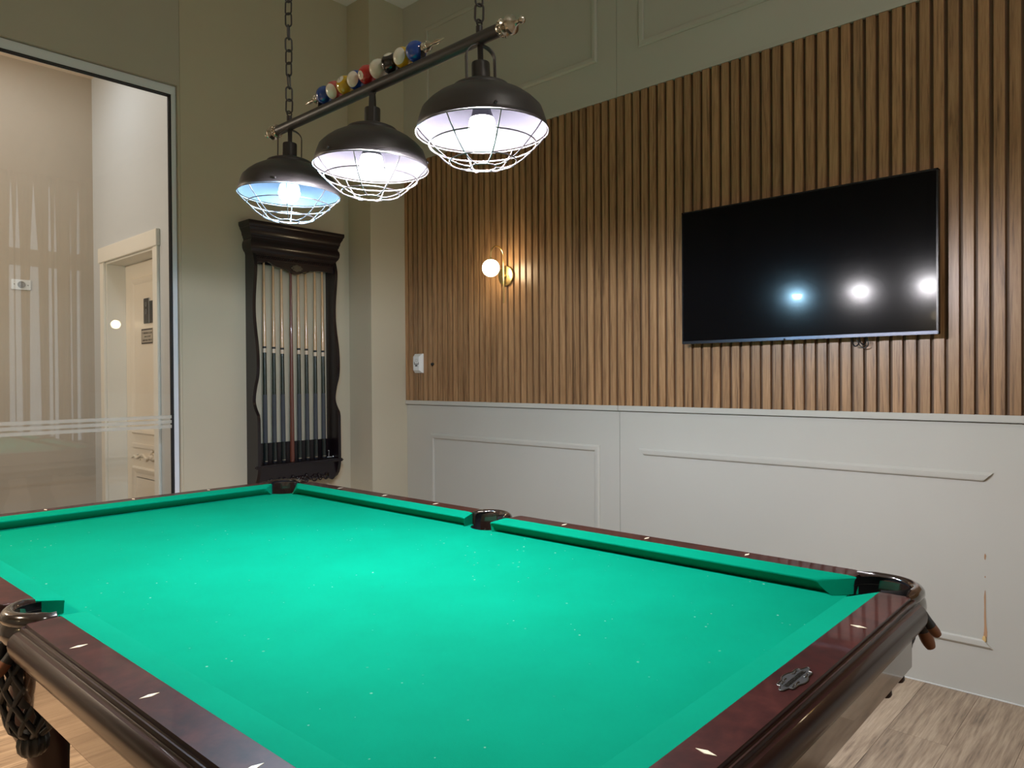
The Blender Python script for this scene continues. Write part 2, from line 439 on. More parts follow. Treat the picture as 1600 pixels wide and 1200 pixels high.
# scar where the missing upright of the lower frame was torn off
mb = MB()
def scar(zs):
    L = [(XB-.0012, .5895+w0, z) for z, w0, w1 in zs]; R_ = [(XB-.0012, .5895+w1, z) for z, w0, w1 in zs]
    k0 = len(mb.v); n = len(zs)
    mb.add(L+R_, [(i, i+1, n+i+1, n+i) for i in range(n-1)])
scar([(.575, -.001, .001), (.567, -.004, .003), (.556, -.002, .003), (.55, -.001, .001)])
scar([(.486, -.001, .001), (.482, -.002, .002), (.478, -.001, .001)])
scar([(.428, -.001, .001), (.40, -.002, .004), (.36, -.002, .003), (.32, -.003, .004), (.29, -.004, .003), (.262, -.007, .004), (.245, -.006, .006), (.232, -.003, .003)])
obj('torn_edge', mb, M['glue'], wr, smooth=False)
obj('chipped_corner', MB().sphere((XB-.006, .592, .232), .008, 8, 6, 0, (.7, .9, 1.9)), M['chip'], wr)
struct('baseboard_right', MB().box((XB-.006, YN, 0), (XB, YP, .005), 0, .001), M['baseline'], 'thin white sealant line where panelled wall meets floor')

# far wall with the corner pillar and the glazed opening
GX0, GX1, GZ = -.9, 1.8790, 3.071
wf = struct('wall_far', MB().box((GX1+.012, YF, -.01), (XB+.14, YF+.12, ZC)), M['wall_paint'], 'beige wall carrying the cue rack beside the glass partition')
obj('pillar', MB().box((3.096, YP, 0), (XB+.02, YF, ZC)), M['wall_paint'], wf, smooth=False)
obj('header_board', MB().box((GX0, YF, GZ), (GX1+.0105, YF+.12, ZC)), M['header_paint'], wf, smooth=False)
obj('wall_pier', MB().box((XL-.1, YF, -.01), (GX0, YF+.12, ZC)), M['wall_paint'], wf, smooth=False)
obj('jamb_lining', MB().box((GX1-.001, YF+.004, 0), (GX1+.012, YF+.12, GZ)), M['wall_paint'], wf, smooth=False)
g = empty('window_1', (.5, YF+.05, 0), 'large glass partition with pale metal frame and frosted bands', None, kind='structure')
YG = YF+.045
FX1 = GX1-.004; FZ1 = GZ-.004
obj('frame_head', MB().box((GX0, YF+.022, FZ1-.052), (FX1, YF+.085, FZ1), 0, .002), M['alu'], g)
obj('frame_jamb', MB().box((FX1-.027, YF+.022, 0), (FX1, YF+.085, FZ1-.052), 0, .002), M['alu'], g)
obj('frame_jamb', MB().box((GX0, YF+.022, 0), (GX0+.03, YF+.085, FZ1-.052), 0, .002), M['alu'], g)
obj('gasket', MB().box((GX0+.03, YG-.018, FZ1-.059), (FX1-.027, YG+.018, FZ1-.052)).box((FX1-.0345, YG-.018, 0), (FX1-.027, YG+.018, FZ1-.059)), M['gasket'], g, smooth=False)
obj('pane', MB().box((GX0+.03, YG-.005, .01), (FX1-.0345, YG+.005, FZ1-.059)), M['glass'], g, smooth=False)
for z in (1.008, 1.037, 1.066):
    obj('frosted_band', MB().box((GX0+.031, YG-.0062, z-.0095), (FX1-.036, YG-.0054, z+.0095)), M['frost'], g, smooth=False)

# corridor behind the glass
XD, YC, ZCC = 1.90, 6.06, 3.56
DY0, DY1, DZ = 4.905, 5.80, 2.150
wc = struct('wall_corridor_far', MB().box((-1.6, YC, -.01), (XD+.02, YC+.1, ZCC)), M['corridor_beige'], 'beige corridor wall seen through the glass, with a socket')
ws = struct('wall_corridor_side', MB().box((XD, YF+.12, -.01), (XD+.16, DY0, ZCC)).box((XD, DY1, -.01), (XD+.16, YC+.1, ZCC)).box((XD, DY0, DZ), (XD+.16, DY1, ZCC)), M['corridor_white'], 'pale corridor wall with the white panelled door', smooth=False)
struct('wall_corridor_left', MB().box((-1.7, YF+.12, -.01), (-1.6, YC+.1, ZCC)), M['corridor_beige'], 'beige end wall of the corridor')
struct('ceiling_corridor', MB().box((-1.7, YF+.12, ZCC), (XD+.16, YC+.1, ZCC+.1)), paint('corridor_ceiling', (.74, .60, .47), .02, .8), 'peach corridor ceiling above the glass partition')  # the ceiling paint itself is peach
dr = empty('door_1', (XD+.1, (DY0+DY1)/2, 0), 'white panelled corridor door with carved flourish and dark plates', None, kind='structure')
CW = .075
obj('casing_upright', MB().box((XD-.018, DY0-CW, 0), (XD, DY0, DZ), 0, .003), M['casing_white'], dr)
obj('casing_upright', MB().box((XD-.018, DY1, 0), (XD, DY1+CW, DZ), 0, .003), M['casing_white'], dr)
obj('casing_head', MB().box((XD-.026, DY0-CW-.012, DZ), (XD, DY1+CW+.012, DZ+.108), 0, .003), M['casing_white'], dr)
obj('jamb', MB().box((XD, DY0, 0), (XD+.145, DY0+.012, DZ)).box((XD, DY1-.012, 0), (XD+.145, DY1, DZ)).box((XD, DY0+.012, DZ-.012), (XD+.145, DY1-.012, DZ)), M['casing_white'], dr, smooth=False)
XLF = XD+.130      # door leaf face
obj('leaf', MB().box((XLF, DY0+.014, .01), (XLF+.04, DY1-.014, DZ-.014)), M['door_white'], dr, smooth=False)
def door_frame(y0, y1, z0, z1, w=.032, d=.014):
    prof = [(0, 0), (.004, d*.6), (.012, d), (.022, d*.8), (w, 0)]
    mb = MB()
    c = [(y0, z0, 1, 1), (y1, z0, -1, 1), (y1, z1, -1, -1), (y0, z1, 1, -1)]
    rings = [[(XLF-h, yy+sy*q, zz+sz*q) for q, h in prof] for yy, zz, sy, sz in c]
    rings.append(rings[0])
    mb.loft(rings, False, False)
    return obj('panel_moulding', mb, M['door_white'], dr, angle=25)
door_frame(DY0+.13, DY1-.13, .90, 2.03, .05, .016)
door_frame(DY0+.13, DY1-.13, .10, .665, .05, .016)
obj('rail_moulding', MB().box((XLF-.012, DY0+.13, .80), (XLF, DY1-.13, .835), 0, .004), M['door_white'], dr)
obj('raised_panel', MB().box((XLF-.008, DY0+.21, .17), (XLF, DY1-.21, .59), 0, .004), M['door_white'], dr)
mb = MB(); yc = 5.30
for s in (-1, 1):
    pts = smoothpts([(0, .0), (.03, .012), (.07, .0), (.11, .016), (.15, .01), (.19, -.004), (.22, .006), (.25, -.006)], 5)
    mb.tube([(XLF-.006, yc+s*p[0]*1.55, .730+p[1]*1.4) for p in pts], [.013-.007*i/len(pts) for i in range(len(pts))], 6)
    for q in range(9):
        t = q/8; mb.sphere((XLF-.006, yc+s*(.03+.33*t), .735+.018*math.sin(q*2.3)), .010*(1-.45*t), 8, 6)
    mb.tube([(XLF-.006, yc+s*.012*math.cos(a)+s*.02, .755+.02*math.sin(a)) for a in [i*.5 for i in range(11)]], .006, 6)
mb.sphere((XLF-.008, yc, .745), .022, 10, 8).sphere((XLF-.008, yc, .783), .014, 10, 8).sphere((XLF-.006, yc, .81), .009, 8, 6)
obj('carved_flourish', mb, M['door_white'], dr)
pl = obj('door_plate', MB().box((XLF-.006, 5.345, 1.690), (XLF, 5.437, 1.868), 0, .001), plain('door_plate_black', (.012, .013, .014), .25), dr)
mb = MB()
for zz in (1.825, 1.775):          # two worn figures, too small in the photo to read
    mb.tube([(XLF-.0062, 5.391+.010*math.cos(a), zz+.016*math.sin(a)) for a in [i*PI/6 for i in range(12)]], .0016, 5, 0, True)
obj('plate_figures', mb, M['grey_plastic'], pl)
obj('door_plate_edge', MB().box((XLF-.007, 5.330, 1.690), (XLF, 5.341, 1.868)), M['chrome'], dr, smooth=False)
obj('door_plate', MB().box((XLF-.006, 5.262, 1.690), (XLF, 5.326, 1.845), 0, .001), M['black_plastic'], dr)
sg = obj('door_sign', MB().box((XLF-.005, 5.285, 1.545), (XLF, 5.482, 1.655), 0, .001), plain('door_sign_taupe', (.40, .36, .30), .4), dr)
mb = MB(); random.seed(5)
mb.box((XLF-.0056, 5.288, 1.643), (XLF-.0049, 5.479, 1.652)).box((XLF-.0056, 5.288, 1.548), (XLF-.0049, 5.479, 1.556)).box((XLF-.0056, 5.478, 1.548), (XLF-.0049, 5.481, 1.652))
for zz, ya, yb, hh in ((1.623, 5.300, 5.462, .013), (1.597, 5.330, 5.425, .010), (1.572, 5.300, 5.462, .013)):
    yy = yb
    while yy > ya:                 # rows of small capitals, blurred beyond reading in the photo
        w = random.uniform(.006, .010)
        mb.box((XLF-.0056, yy-w, zz-hh/2), (XLF-.0049, yy-w+.0022, zz+hh/2)); mb.box((XLF-.0056, yy-w, zz+random.choice((-1, 0, 1))*hh*.4-.0012), (XLF-.0049, yy, zz+random.choice((-1, 0, 1))*hh*.4+.0012))
        yy -= w+.004
obj('sign_lettering', mb, M['gasket'], sg, smooth=False)

# walls behind and beside the camera, with the curtained window that the glass mirrors
NWX0, NWX1, NWZ0, NWZ1 = 1.7, 3.36, .42, 3.93
wn = struct('wall_near', MB().box((XL-.1, YN-.12, -.01), (NWX0, YN, ZC)).box((NWX1, YN-.12, -.01), (XB+.14, YN, ZC)).box((NWX0, YN-.12, -.01), (NWX1, YN, NWZ0)).box((NWX0, YN-.12, NWZ1), (NWX1, YN, ZC)), M['wall_paint'], 'beige wall behind the camera with a tall curtained window', smooth=False)
w2 = empty('window_2', ((NWX0+NWX1)/2, YN-.06, NWZ0), 'tall window behind drapes, mirrored in the glass partition', None, kind='structure')
obj('window_frame', MB().box((NWX0, YN-.09, NWZ0), (NWX1, YN-.04, NWZ0+.06)).box((NWX0, YN-.09, NWZ1-.06), (NWX1, YN-.04, NWZ1)).box((NWX0, YN-.09, NWZ0), (NWX0+.05, YN-.04, NWZ1)).box((NWX1-.05, YN-.09, NWZ0), (NWX1, YN-.04, NWZ1)).box((NWX0, YN-.09, 2.79), (NWX1, YN-.04, 3.01)), M['alu'], w2, smooth=False)
obj('pane', MB().box((NWX0+.04, YN-.07, NWZ0+.05), (NWX1-.04, YN-.06, NWZ1-.05)), M['glass'], w2, smooth=False)
struct('wall_left', MB().box((XL-.12, YN-.1, -.01), (XL, YF+.12, ZC)), M['wall_paint'], 'plain beige wall left of the camera')
# drapes with narrow tapering gaps between them
gaps = [(1.93, 1.99), (2.12, 2.15), (2.28, 2.33), (2.465, 2.513), (2.534, 2.59), (2.695, 2.789), (2.909, 2.934), (2.968, 3.001), (3.160, 3.175), (3.236, 3.283)]
cu = empty('window_drape', (2.5, YN+.08, .40), 'cream floor-length drapes mirrored in the glass partition', 'curtain')
edges = [1.62]+[e for gp in gaps for e in gp]+[3.39]
for i in range(0, len(edges), 2):
    a, b = edges[i], edges[i+1]
    ga = None if i == 0 else (edges[i-1]+edges[i])/2
    gb = None if i+2 >= len(edges) else (edges[i+1]+edges[i+2])/2
    mb = MB(); rings = []
    n = max(4, int((b-a)/.02)+1)
    for zz, t in ((3.97, 0), (3.5, .45), (3.0, 1.0), (1.9, 1.25), (.40, 1.5)):
        xa = a if ga is None else ga+(a-ga)*t
        xb = b if gb is None else gb+(b-gb)*t
        if xb-xa < .01: xm = (xa+xb)/2; xa, xb = xm-.005, xm+.005
        rings.append([(xa+(xb-xa)*j/n, YN+.07+.018*math.sin(j*1.9+i), zz) for j in range(n+1)] + [(xa+(xb-xa)*j/n, YN+.062+.018*math.sin(j*1.9+i), zz) for j in range(n, -1, -1)])
    mb.loft(rings, True, True)
    obj('drape_panel', mb, M['curtain'], cu, angle=60)

# ------------------------------------------------------------------ pool table (built in its own frame: x across, y along)
TX, TY, PSI = 1.1614, 1.828, .0154
tb = empty('pool_table', (TX, TY, 0), 'big pool table with green cloth and glossy dark mahogany rails', 'pool table', PSI)
HW, HL = .635, 1.27
ZN, ZR, ZB = .790, .7985, .7554
CPX, CPY, CPR = HW+.025, HL+.04, .076      # corner pockets
SPX, SPR = HW+.065, .068                   # side pockets
out = []
def arc(cx, cy, r, a0, a1, n=12):
    return [(cx+r*math.cos(a0+(a1-a0)*i/n), cy+r*math.sin(a0+(a1-a0)*i/n)) for i in range(n+1)]
EX, EY = HW+.052, HL+.052
def quarter(sx, sy):
    """notch of a corner pocket, from the long side round to the short side"""
    a0 = math.asin(0); pts = []
    dx = EX-CPX; dy = EY-CPY
    t0 = -math.acos(dx/CPR); t1 = -PI-(-math.asin(dy/CPR))-0  # on x=EX below; on y=EY left
    p = arc(CPX, CPY, CPR, t0, t0-(PI*1.5-math.acos(dx/CPR)-math.asin(dy/CPR))*0+(-(2*PI-0)+0)*0, 1)[:1]
    A0 = -math.acos(dx/CPR); A1 = -(PI-math.asin(dy/CPR))
    return [(sx*x, sy*y) for x, y in arc(CPX, CPY, CPR, A0, A1, 14)]
def side_notch(sx):
    dx = EX-SPX; a = math.acos(dx/SPR)
    return [(sx*x, y) for x, y in arc(SPX, 0, SPR, -a, -(2*PI-a), 16)]
poly = []
poly += side_notch(1)[::1]                       # from y<0?  ordered below by angle test
def ordered():
    P = []
    n = side_notch(1);  n = n if n[0][1] < n[-1][1] else n[::-1]; P += n                    # right side, upwards
    q = quarter(1, 1);  q = q if q[0][0] > q[-1][0] else q[::-1]; P += q
    q = quarter(-1, 1); q = q if q[0][0] > q[-1][0] else q[::-1]; P += q
    n = side_notch(-1); n = n if n[0][1] > n[-1][1] else n[::-1]; P += n
    q = quarter(-1, -1); q = q if q[0][0] < q[-1][0] else q[::-1]; P += q
    q = quarter(1, -1); q = q if q[0][0] < q[-1][0] else q[::-1]; P += q
    return P
bed = ordered()
mb = MB(); mb.prism(bed, lambda x, y: (x, y, ZB-.03), lambda x, y: (x, y, ZB))
obj('bed_cloth', mb, M['cloth'], tb, True, smooth=False)
obj('cabinet', MB().box((-HW+.08, -HL+.10, .60), (HW-.08, HL-.10, ZB-.031)), M['mahogany_edge'], tb, True, smooth=False)

CUSH = [(.0, .7890), (.0015, .7905), (.006, .7915), (.057, ZR), (.057, .7560), (.030, .7560), (.022, .7625), (.010, .774), (.002, .783), (.0, .786)]
RAIL = [(.0572, .757), (.0572, ZR), (.121, ZR), (.1225, .7965), (.1235, .7925), (.1265, .7915), (.1285, .794), (.1315, .7945), (.1335, .792), (.134, .788), (.1365, .7865),
        (.1435, .786), (.150, .781), (.1545, .773), (.156, .763), (.1545, .752), (.150, .741), (.143, .731), (.134, .724), (.124, .7195), (.117, .7185), (.112, .7185), (.10, .722), (.0572, .730)]
def run(axis, sgn, half):
    """maps (along s, offset d, z) to the table frame; axis 'y' = long rails"""
    if axis == 'y': return lambda s_, d, z: (sgn*(half+d), s_, z)
    return lambda s_, d, z: (s_, sgn*(half+d), z)
def cushion(f, n0, b0, n1, b1, parent):
    """n = end at the nose, b = end at the wood"""
    mb = MB(); rings = []
    e = lambda n, b, d: n+(b-n)*min(1, d/.057)**1.3
    def ring(t, shrink):
        r = []
        for d, z in CUSH:
            a, b = e(n0, b0, d), e(n1, b1, d)
            dd = d; zz = z
            if shrink and z < .786 and d < .035: dd = d*(1-shrink)+.004*shrink
            if shrink: zz = z-(.0035 if z > .785 else 0)*shrink; dd = dd+(.003*shrink if d < .02 and z > .785 else 0)
            r.append(f(a+(b-a)*t, dd, zz))
        return r
    L = abs(n1-n0)
    for t, sh in ((0, 1), (.008/L, .35), (.02/L, 0), (1-.02/L, 0), (1-.008/L, .35), (1, 1)): rings.append(ring(t, sh))
    mb.loft(rings)
    return obj('cushion', mb, M['cloth_rail'], parent, True, angle=28)
def local_child(o, parent):
    # parts of the rails are built in the table frame; the rail objects sit at their own centres
    o.parent = parent; o.matrix_parent_inverse = Matrix.Translation(-parent.location)
    return o
dia = MB(); dia.loft([[(-.0155, 0, 0), (0, -.0052, 0), (.0155, 0, 0), (0, .0052, 0)], [(-.0150, 0, .0009), (0, -.0049, .0009), (.0150, 0, .0009), (0, .0049, .0009)]])
dproto = None
def diamond(f, s_, axis, parent):
    global dproto
    p = f(s_, .0935, ZR-.0002)
    if dproto is None:
        dproto = obj('diamond_sight', dia, M['ivory'], parent, True, smooth=False, center=False); o = dproto
    else:
        o = dproto.copy(); COL.objects.link(o)
    o.parent = parent; o.matrix_parent_inverse = Matrix.Translation(-parent.location)
    o.location = p; o.rotation_euler = (0, 0, 0 if axis == 'y' else PI/2)
def rail(axis, sgn, half, s0, s1, n0, b0, n1, b1, sights):
    f = run(axis, sgn, half)
    mb = MB(); rings = []
    def ring(s_, k):          # k>0 draws the moulding in towards the end, rounding it off
        return [f(s_, d-(k*.030*max(0, (d-.10))/.056), z-k*(.003 if z > .78 else (-.003 if z < .74 else 0))) for d, z in RAIL]
    h = math.copysign(1, s1-s0)
    for off, k in ((0, 1), (.004, .55), (.010, .2), (.018, 0)): rings.append(ring(s0+h*off, k))
    for off, k in ((.018, 0), (.010, .2), (.004, .55), (0, 1)): rings.append(ring(s1-h*off, k))
    # separate material for the flat burl top
    k0 = len(mb.f); mb.loft(rings); nprof = len(RAIL)
    for i, fc in enumerate(mb.f):
        j = i % nprof
        mb.m[i] = 0 if j == 1 and i < (len(rings)-1)*nprof else 1
    r = obj('rail', mb, [M['mahogany'], M['mahogany_edge']], tb, True, angle=30)
    c = cushion(f, n0, b0, n1, b1, tb); local_child(c, r)
    for s_ in sights: diamond(f, s_, axis, r)
    return r
for sx in (-1, 1):
    for sy in (-1, 1):
        rail('y', sx, HW, sy*.088, sy*1.243, sy*.064, sy*.0775, sy*1.172, sy*1.252, [sy*.3175, sy*.635, sy*.9525])
near_rail = rail('x', -1, HL, -.602, .602, -.545, -.606, .545, .606, [-.3175, .3175])
rail('x', 1, HL, -.602, .602, -.545, -.606, .545, .606, [-.3175, 0, .3175])
# pewter medallion let into the near end rail
def medal_outline(n=60, a=.052, b=.0165):
    pts = []
    for i in range(n):
        t = 2*PI*i/n; c, s_ = math.cos(t), math.sin(t)
        k = 1+.10*math.cos(8*t)+.05*math.cos(4*t)
        pts.append((a*math.copysign(abs(c)**.85, c)*k, b*math.copysign(abs(s_)**.85, s_)*k))
    return pts
mo = medal_outline()
my = -(HL+.0935)
def medal(scale, z0, z1): return MB().prism([(x*scale, y*scale) for x, y in mo], lambda x, y: (x-.012, my+y, z0), lambda x, y: (x-.012, my+y, z1))
md = obj('medallion', medal(1.0, ZR-.0004, ZR+.0010), M['pewter_dark'], tb, True, smooth=False); local_child(md, near_rail)
mb = MB().tube([(x-.012, my+y, ZR+.0011) for x, y in mo], .0011, 5, 0, True)
mb.box((-.012-.040, my-.0038, ZR+.0008), (-.012+.040, my+.0038, ZR+.0016), 0, .0003)
for sx in (-1, 1):
    for sy in (-1, 1):
        mb.tube([(-.012+sx*(.012+.022*q/8)+.003*math.cos(q), my+sy*(.0105-.002*q/8)+.0016*math.sin(q*1.3), ZR+.0012) for q in range(9)], .0012, 5)
for q in range(11):   # worn raised letters on the scroll, unreadable in the photo
    x = -.012-.033+.0066*q
    mb.box((x-.0016, my-.0024, ZR+.0016), (x+.0008, my+.0024, ZR+.0021)); mb.box((x-.0016, my+(-.0024 if q % 2 else .0014), ZR+.0016), (x+.0030, my+(-.0014 if q % 2 else .0024), ZR+.0021))
ml = obj('medallion_relief', mb, M['pewter'], tb, True, angle=40); local_child(ml, near_rail)

# pockets: lacquered horn, liner, woven leather net with collar, leather tongues
def horn(path, closed=False):
    """sweep of the pocket horn's section (width across, height) along a plan path; d>0 is the outside"""
    sec = [(-.013, .730), (-.0135, .790), (-.011, .801), (-.005, .806), (.003, .806), (.010, .802), (.0155, .795), (.0165, .786), (.0135, .781), (.0175, .774), (.0195, .760), (.0175, .744), (.011, .733), (0, .728)]
    N = len(path); rings = []
    P = [Vector((x, y)) for x, y in path]
    for i in range(N):
        t = (P[min(i+1, N-1)]-P[max(i-1, 0)]).normalized(); nrm = Vector((t.y, -t.x))
        e = min(i, N-1-i)/(N-1); k = min(1, .55+e*3.2); lift = max(0, .5-e*4)*.010
        rings.append([(P[i].x+nrm.x*d*k, P[i].y+nrm.y*d*k, z-lift if z > .77 else z) for d, z in sec])
    return rings
def net_mesh(cx, cy, r0, z0, z1):
    mb = MB(); N = 9; K = 12
    for dirn in (-1, 1):
        for q in range(N):
            pts = []
            for i in range(K+1):
                t = i/K; rr = (r0*(1-t)**.45*(1+.10*math.sin(t*PI)))*.74+.026*t**.5
                a = 2*PI*q/N+dirn*t*1.9
                pts.append((cx+rr*math.cos(a), cy+rr*math.sin(a), z0+(z1-z0)*t))
            mb.tube(pts, .0058, 6)
    return mb
def collar_mesh(cx, cy, z):
    mb = MB(); rings = []
    for r, h in ((.020, .022), (.027, .016), (.030, 0), (.028, -.016), (.020, -.028), (.012, -.031)):
        rings.append([(cx+r*(1+.07*math.cos(12*2*PI*j/48))*math.cos(2*PI*j/48), cy+r*(1+.07*math.cos(12*2*PI*j/48))*math.sin(2*PI*j/48), z+h) for j in range(48)])
    mb.loft(rings); return mb
def tongue(path, r):
    mb = MB(); N = len(path)
    cut = int(N*.6)
    mb.tube(path[:cut+1], [r*(.75+.25*i/cut) for i in range(cut+1)], 10, 0)
    rs = [r*(1.0 if i < N-cut-4 else math.sqrt(max(.02, 1-((i-(N-cut-4))/4.2)**2))) for i in range(N-cut)]
    mb.tube(path[cut:], rs, 10, 1)
    return mb
def pocket(cx, cy, path, outw, side):
    rings = horn(path); mb = MB().loft(rings)
    p = obj('pocket', mb, M['iron'], tb, True, angle=40)
    pr = [(.060, .800), (.0655, .790), (.068, .755), (.066, .70), (.058, .685)] if not side else [(.052, .798), (.058, .788), (.0605, .755), (.059, .70), (.05, .685)]
    lm = MB(); n = 28; a0 = math.atan2(outw[1], outw[0]); span = (PI*1.32 if not side else PI*1.15)
    ri = [[(cx+r*math.cos(a0-span/2+span*j/n), cy+r*math.sin(a0-span/2+span*j/n), z) for j in range(n+1)] for r, z in pr]
    lm.loft(ri, False, False)
    lo = [[(cx+r*math.cos(2*PI*j/n), cy+r*math.sin(2*PI*j/n), z) for j in range(n)] for r, z in ((.068, .752), (.066, .70), (.05, .60), (.01, .585))]
    lm.loft(lo, True, False)
    li = obj('liner', lm, M['liner'], tb, True, angle=60); local_child(li, p)
    seam = MB().tube([(cx+(pr[2][0]-.0015)*math.cos(a0-span/2+span*j/n), cy+(pr[2][0]-.0015)*math.sin(a0-span/2+span*j/n), .779) for j in range(n+1)], .0010, 5)
    local_child(obj('liner_seam', seam, M['pewter'], tb, True), p)
    ox, oy = outw
    nx, ny = (cx+.010*ox, cy+.010*oy) if not side else (cx+.020*ox, cy)
    local_child(obj('net', net_mesh(nx, ny, .066, .715, .535 if side else .640), M['leather'], tb, True, angle=60), p)
    local_child(obj('net_collar', collar_mesh(nx, ny, .516 if side else .632), M['leather'], tb, True, angle=60), p)
    tx, ty = -oy, ox
    for off, ln, rr in ((-.042, .050, .012), (0, .092, .0150), (.042, .050, .012)):
        R0 = .083 if not side else .068
        k = math.sqrt(max(0, R0*R0-off*off*.9))
        base = Vector((cx+ox*k+tx*off, cy+oy*k+ty*off, .742))
        path = [base+Vector((ox*(.004+.024*t+.012*t*t), oy*(.004+.024*t+.012*t*t), -ln*t*1.05)) for t in [i/12 for i in range(13)]]
        local_child(obj('leather_tongue', tongue(path, rr), [M['leather'], M['tan_leather']], tb, True, angle=60), p)
for sx in (-1, 1):
    for sy in (-1, 1):
        q = .0765
        pts = [(.074-.012*i, q) for i in range(6)]+[(q*math.cos(a), q*math.sin(a)) for a in [PI/2+PI/2*i/12 for i in range(13)]]+[(-q, -.014-.012*i) for i in range(6)]
        # local (along inwards e1, outwards e2): e1 = -sy*y, e2 = sx*x
        path = [(sx*(CPX+e2), sy*(CPY-e1)) for e1, e2 in pts]
        if sx*sy < 0: path = path[::-1]
        # make the outside lie to the right of the path direction
        c = Vector((sx*CPX, sy*CPY)); t = Vector(path[10])-Vector(path[9]); nrm = Vector((t.y, -t.x))
        if nrm.dot(Vector(path[9])-c) < 0: path = path[::-1]
        pocket(sx*CPX, sy*CPY, path, Vector((sx, sy)).normalized(), False)
    pts = [(.0745*math.cos(a), .060+.066*math.sin(a)) for a in [PI*i/24 for i in range(25)]]
    path = [(sx*(HW+e2), e1) for e1, e2 in pts]
    t = Vector(path[12])-Vector(path[11]); nrm = Vector((t.y, -t.x))
    if nrm.dot(Vector((sx, 0))) < 0: path = path[::-1]
    pocket(sx*SPX, 0, path, Vector((sx, 0)), True)

# skirts under the rails, stopping short of the pockets, and carved legs
def skirt(axis, sgn, half, s0, s1):
    f = run(axis, sgn, half)
    prof = [(.085, .7182), (.1185, .7182), (.1185, .712), (.115, .708), (.115, .633), (.112, .628), (.085, .628)]
    mb = MB().loft([[f(s0, d, z) for d, z in prof], [f(s1, d, z) for d, z in prof]])
    return obj('skirt', mb, M['skirt_wood'], tb, True, angle=30)
for sx in (-1, 1):
    for sy in (-1, 1): skirt('y', sx, HW, sy*.052, sy*1.24)
for sy in (-1, 1):
    skirt('x', sy, HL, -.625, .625)
    for vx in (.47, .57):
        for s_ in (-1, 1):
            obj('skirt_bracket', MB().lathe([(.001, -.011), (.013, -.008), (.016, -.002), (.015, .006), (.012, .012)], (s_*vx, sy*(HL+.098), .622), 'z', 12), M['mahogany_edge'], tb, True)
def leg(x, y):
    sx, sy = math.copysign(1, x), math.copysign(1, y)
    prof = [(.60, .080, 0), (.52, .080, 0), (.50, .072, 0), (.46, .070, 0), (.43, .066, .004), (.39, .072, .020), (.34, .080, .022), (.29, .086, .026), (.24, .078, .020), (.19, .064, .012), (.14, .052, .004),
            (.10, .056, .008), (.06, .074, .020), (.02, .080, .024), (0, .074, .022)]
    mb = MB(); rings = []
    for z, h, off in prof:
        ring = []
        for j in range(24):
            a = 2*PI*j/24; c, s_ = math.cos(a), math.sin(a); e = .45 if z > .45 else .75
            ring.append((x+sx*off+h*math.copysign(abs(c)**e, c), y+sy*off+h*math.copysign(abs(s_)**e, s_), z))
        rings.append(ring)
    mb.loft(rings)
    l = obj('leg', mb, M['mahogany_edge'], tb, True, angle=40)
    mb = MB()
    for s_ in (-1, 1):          # scroll carved on the knee
        mb.tube([(x+sx*(.100-.016*t/6)*1.0, y+sy*.036+s_*(.022+.010*math.cos(t))*(1-.06*t), .30+.040*math.sin(t)*(1-.05*t)) for t in [i*.5 for i in range(15)]], .007, 6)
    local_child(obj('knee_scroll', mb, M['mahogany_edge'], tb, True, angle=60), l)
for x in (-.487, .487):
    for y in (-.72, .72): leg(x, y)

# ------------------------------------------------------------------ billiard light
BX, BZ = 1.242, 2.105
bl = empty('billiard_light', (BX, 1.68, BZ), 'black three-shade billiard light hanging on two chains over the table', 'ceiling lamp')
obj('bar', MB().tube([(BX, 1.178, BZ), (BX, 2.190, BZ)], .0155, 20), M['black_metal'], bl)
def finial(y, d):
    pr = [(.0165, -.004), (.019, .0), (.0195, .004), (.016, .007), (.019, .010), (.0195, .013), (.015, .016), (.010, .019), (.011, .021), (.019, .025), (.023, .031), (.022, .037), (.015, .043), (.009, .047), (.0065, .052), (.0055, .058), (.007, .061), (.009, .065), (.0085, .069), (.004, .073), (.0005, .074)]
    mb = MB().lathe([(r, y+d*h) for r, h in pr], (BX, 0, BZ), 'y', 20)
    for j in range(12):
        a = 2*PI*j/12; mb.sphere((BX+.0185*math.cos(a), y+d*.0075, BZ+.0185*math.sin(a)), .0042, 8, 6)
    return obj('end_finial', mb, M['silver'], bl)
finial(1.178, -1); finial(2.190, 1)
# chains of single links
def link_mesh():
    L, w, r = .0225, .0098, .0027
    pts = [(w*math.cos(a), 0, L-w+w*math.sin(a)) for a in [PI*i/8 for i in range(9)]]+[(w*math.cos(a), 0, -(L-w)+w*math.sin(a)) for a in [PI+PI*i/8 for i in range(9)]]
    return MB().tube(pts, r, 6, 0, True)
lk = None
LAMPS = [2.115, 1.680, 1.246]
for y in (LAMPS[0]+.004, LAMPS[2]+.004):
    chp = obj('chain', MB().tube([(BX, y, BZ+.012), (BX, y, BZ+.030)], .0085, 12).tube([(BX+.0085*math.cos(a), y, BZ+.038+.0085*math.sin(a)) for a in [2*PI*i/12 for i in range(12)]], .0024, 6, 0, True), M['black_metal'], bl)
    z = BZ+.062; i = 0; sp = .0395
    while z < ZC-.05:
        rot = (.03*math.sin(i*2.1), .03*math.cos(i*1.7), (.55 if (i//2) % 2 else -.75)+.25*math.sin(i*1.3)+(PI/2 if i % 2 and (i//2) % 2 else .25*(i % 2)))
        if lk is None:
            lk = obj('link', link_mesh(), M['black_metal'], bl, smooth=True); o = lk
        else:
            o = lk.copy(); COL.objects.link(o)
        o.parent = chp; o.matrix_parent_inverse = wmat(chp).inverted(); o.location = (BX, y, z); o.rotation_euler = rot
        z += sp; i += 1
    obj('ceiling_canopy', MB().lathe([(.012, -.055), (.02, -.05), (.045, -.03), (.058, -.012), (.06, 0)], (BX, y, ZC), 'z', 24), M['black_metal'], bl)
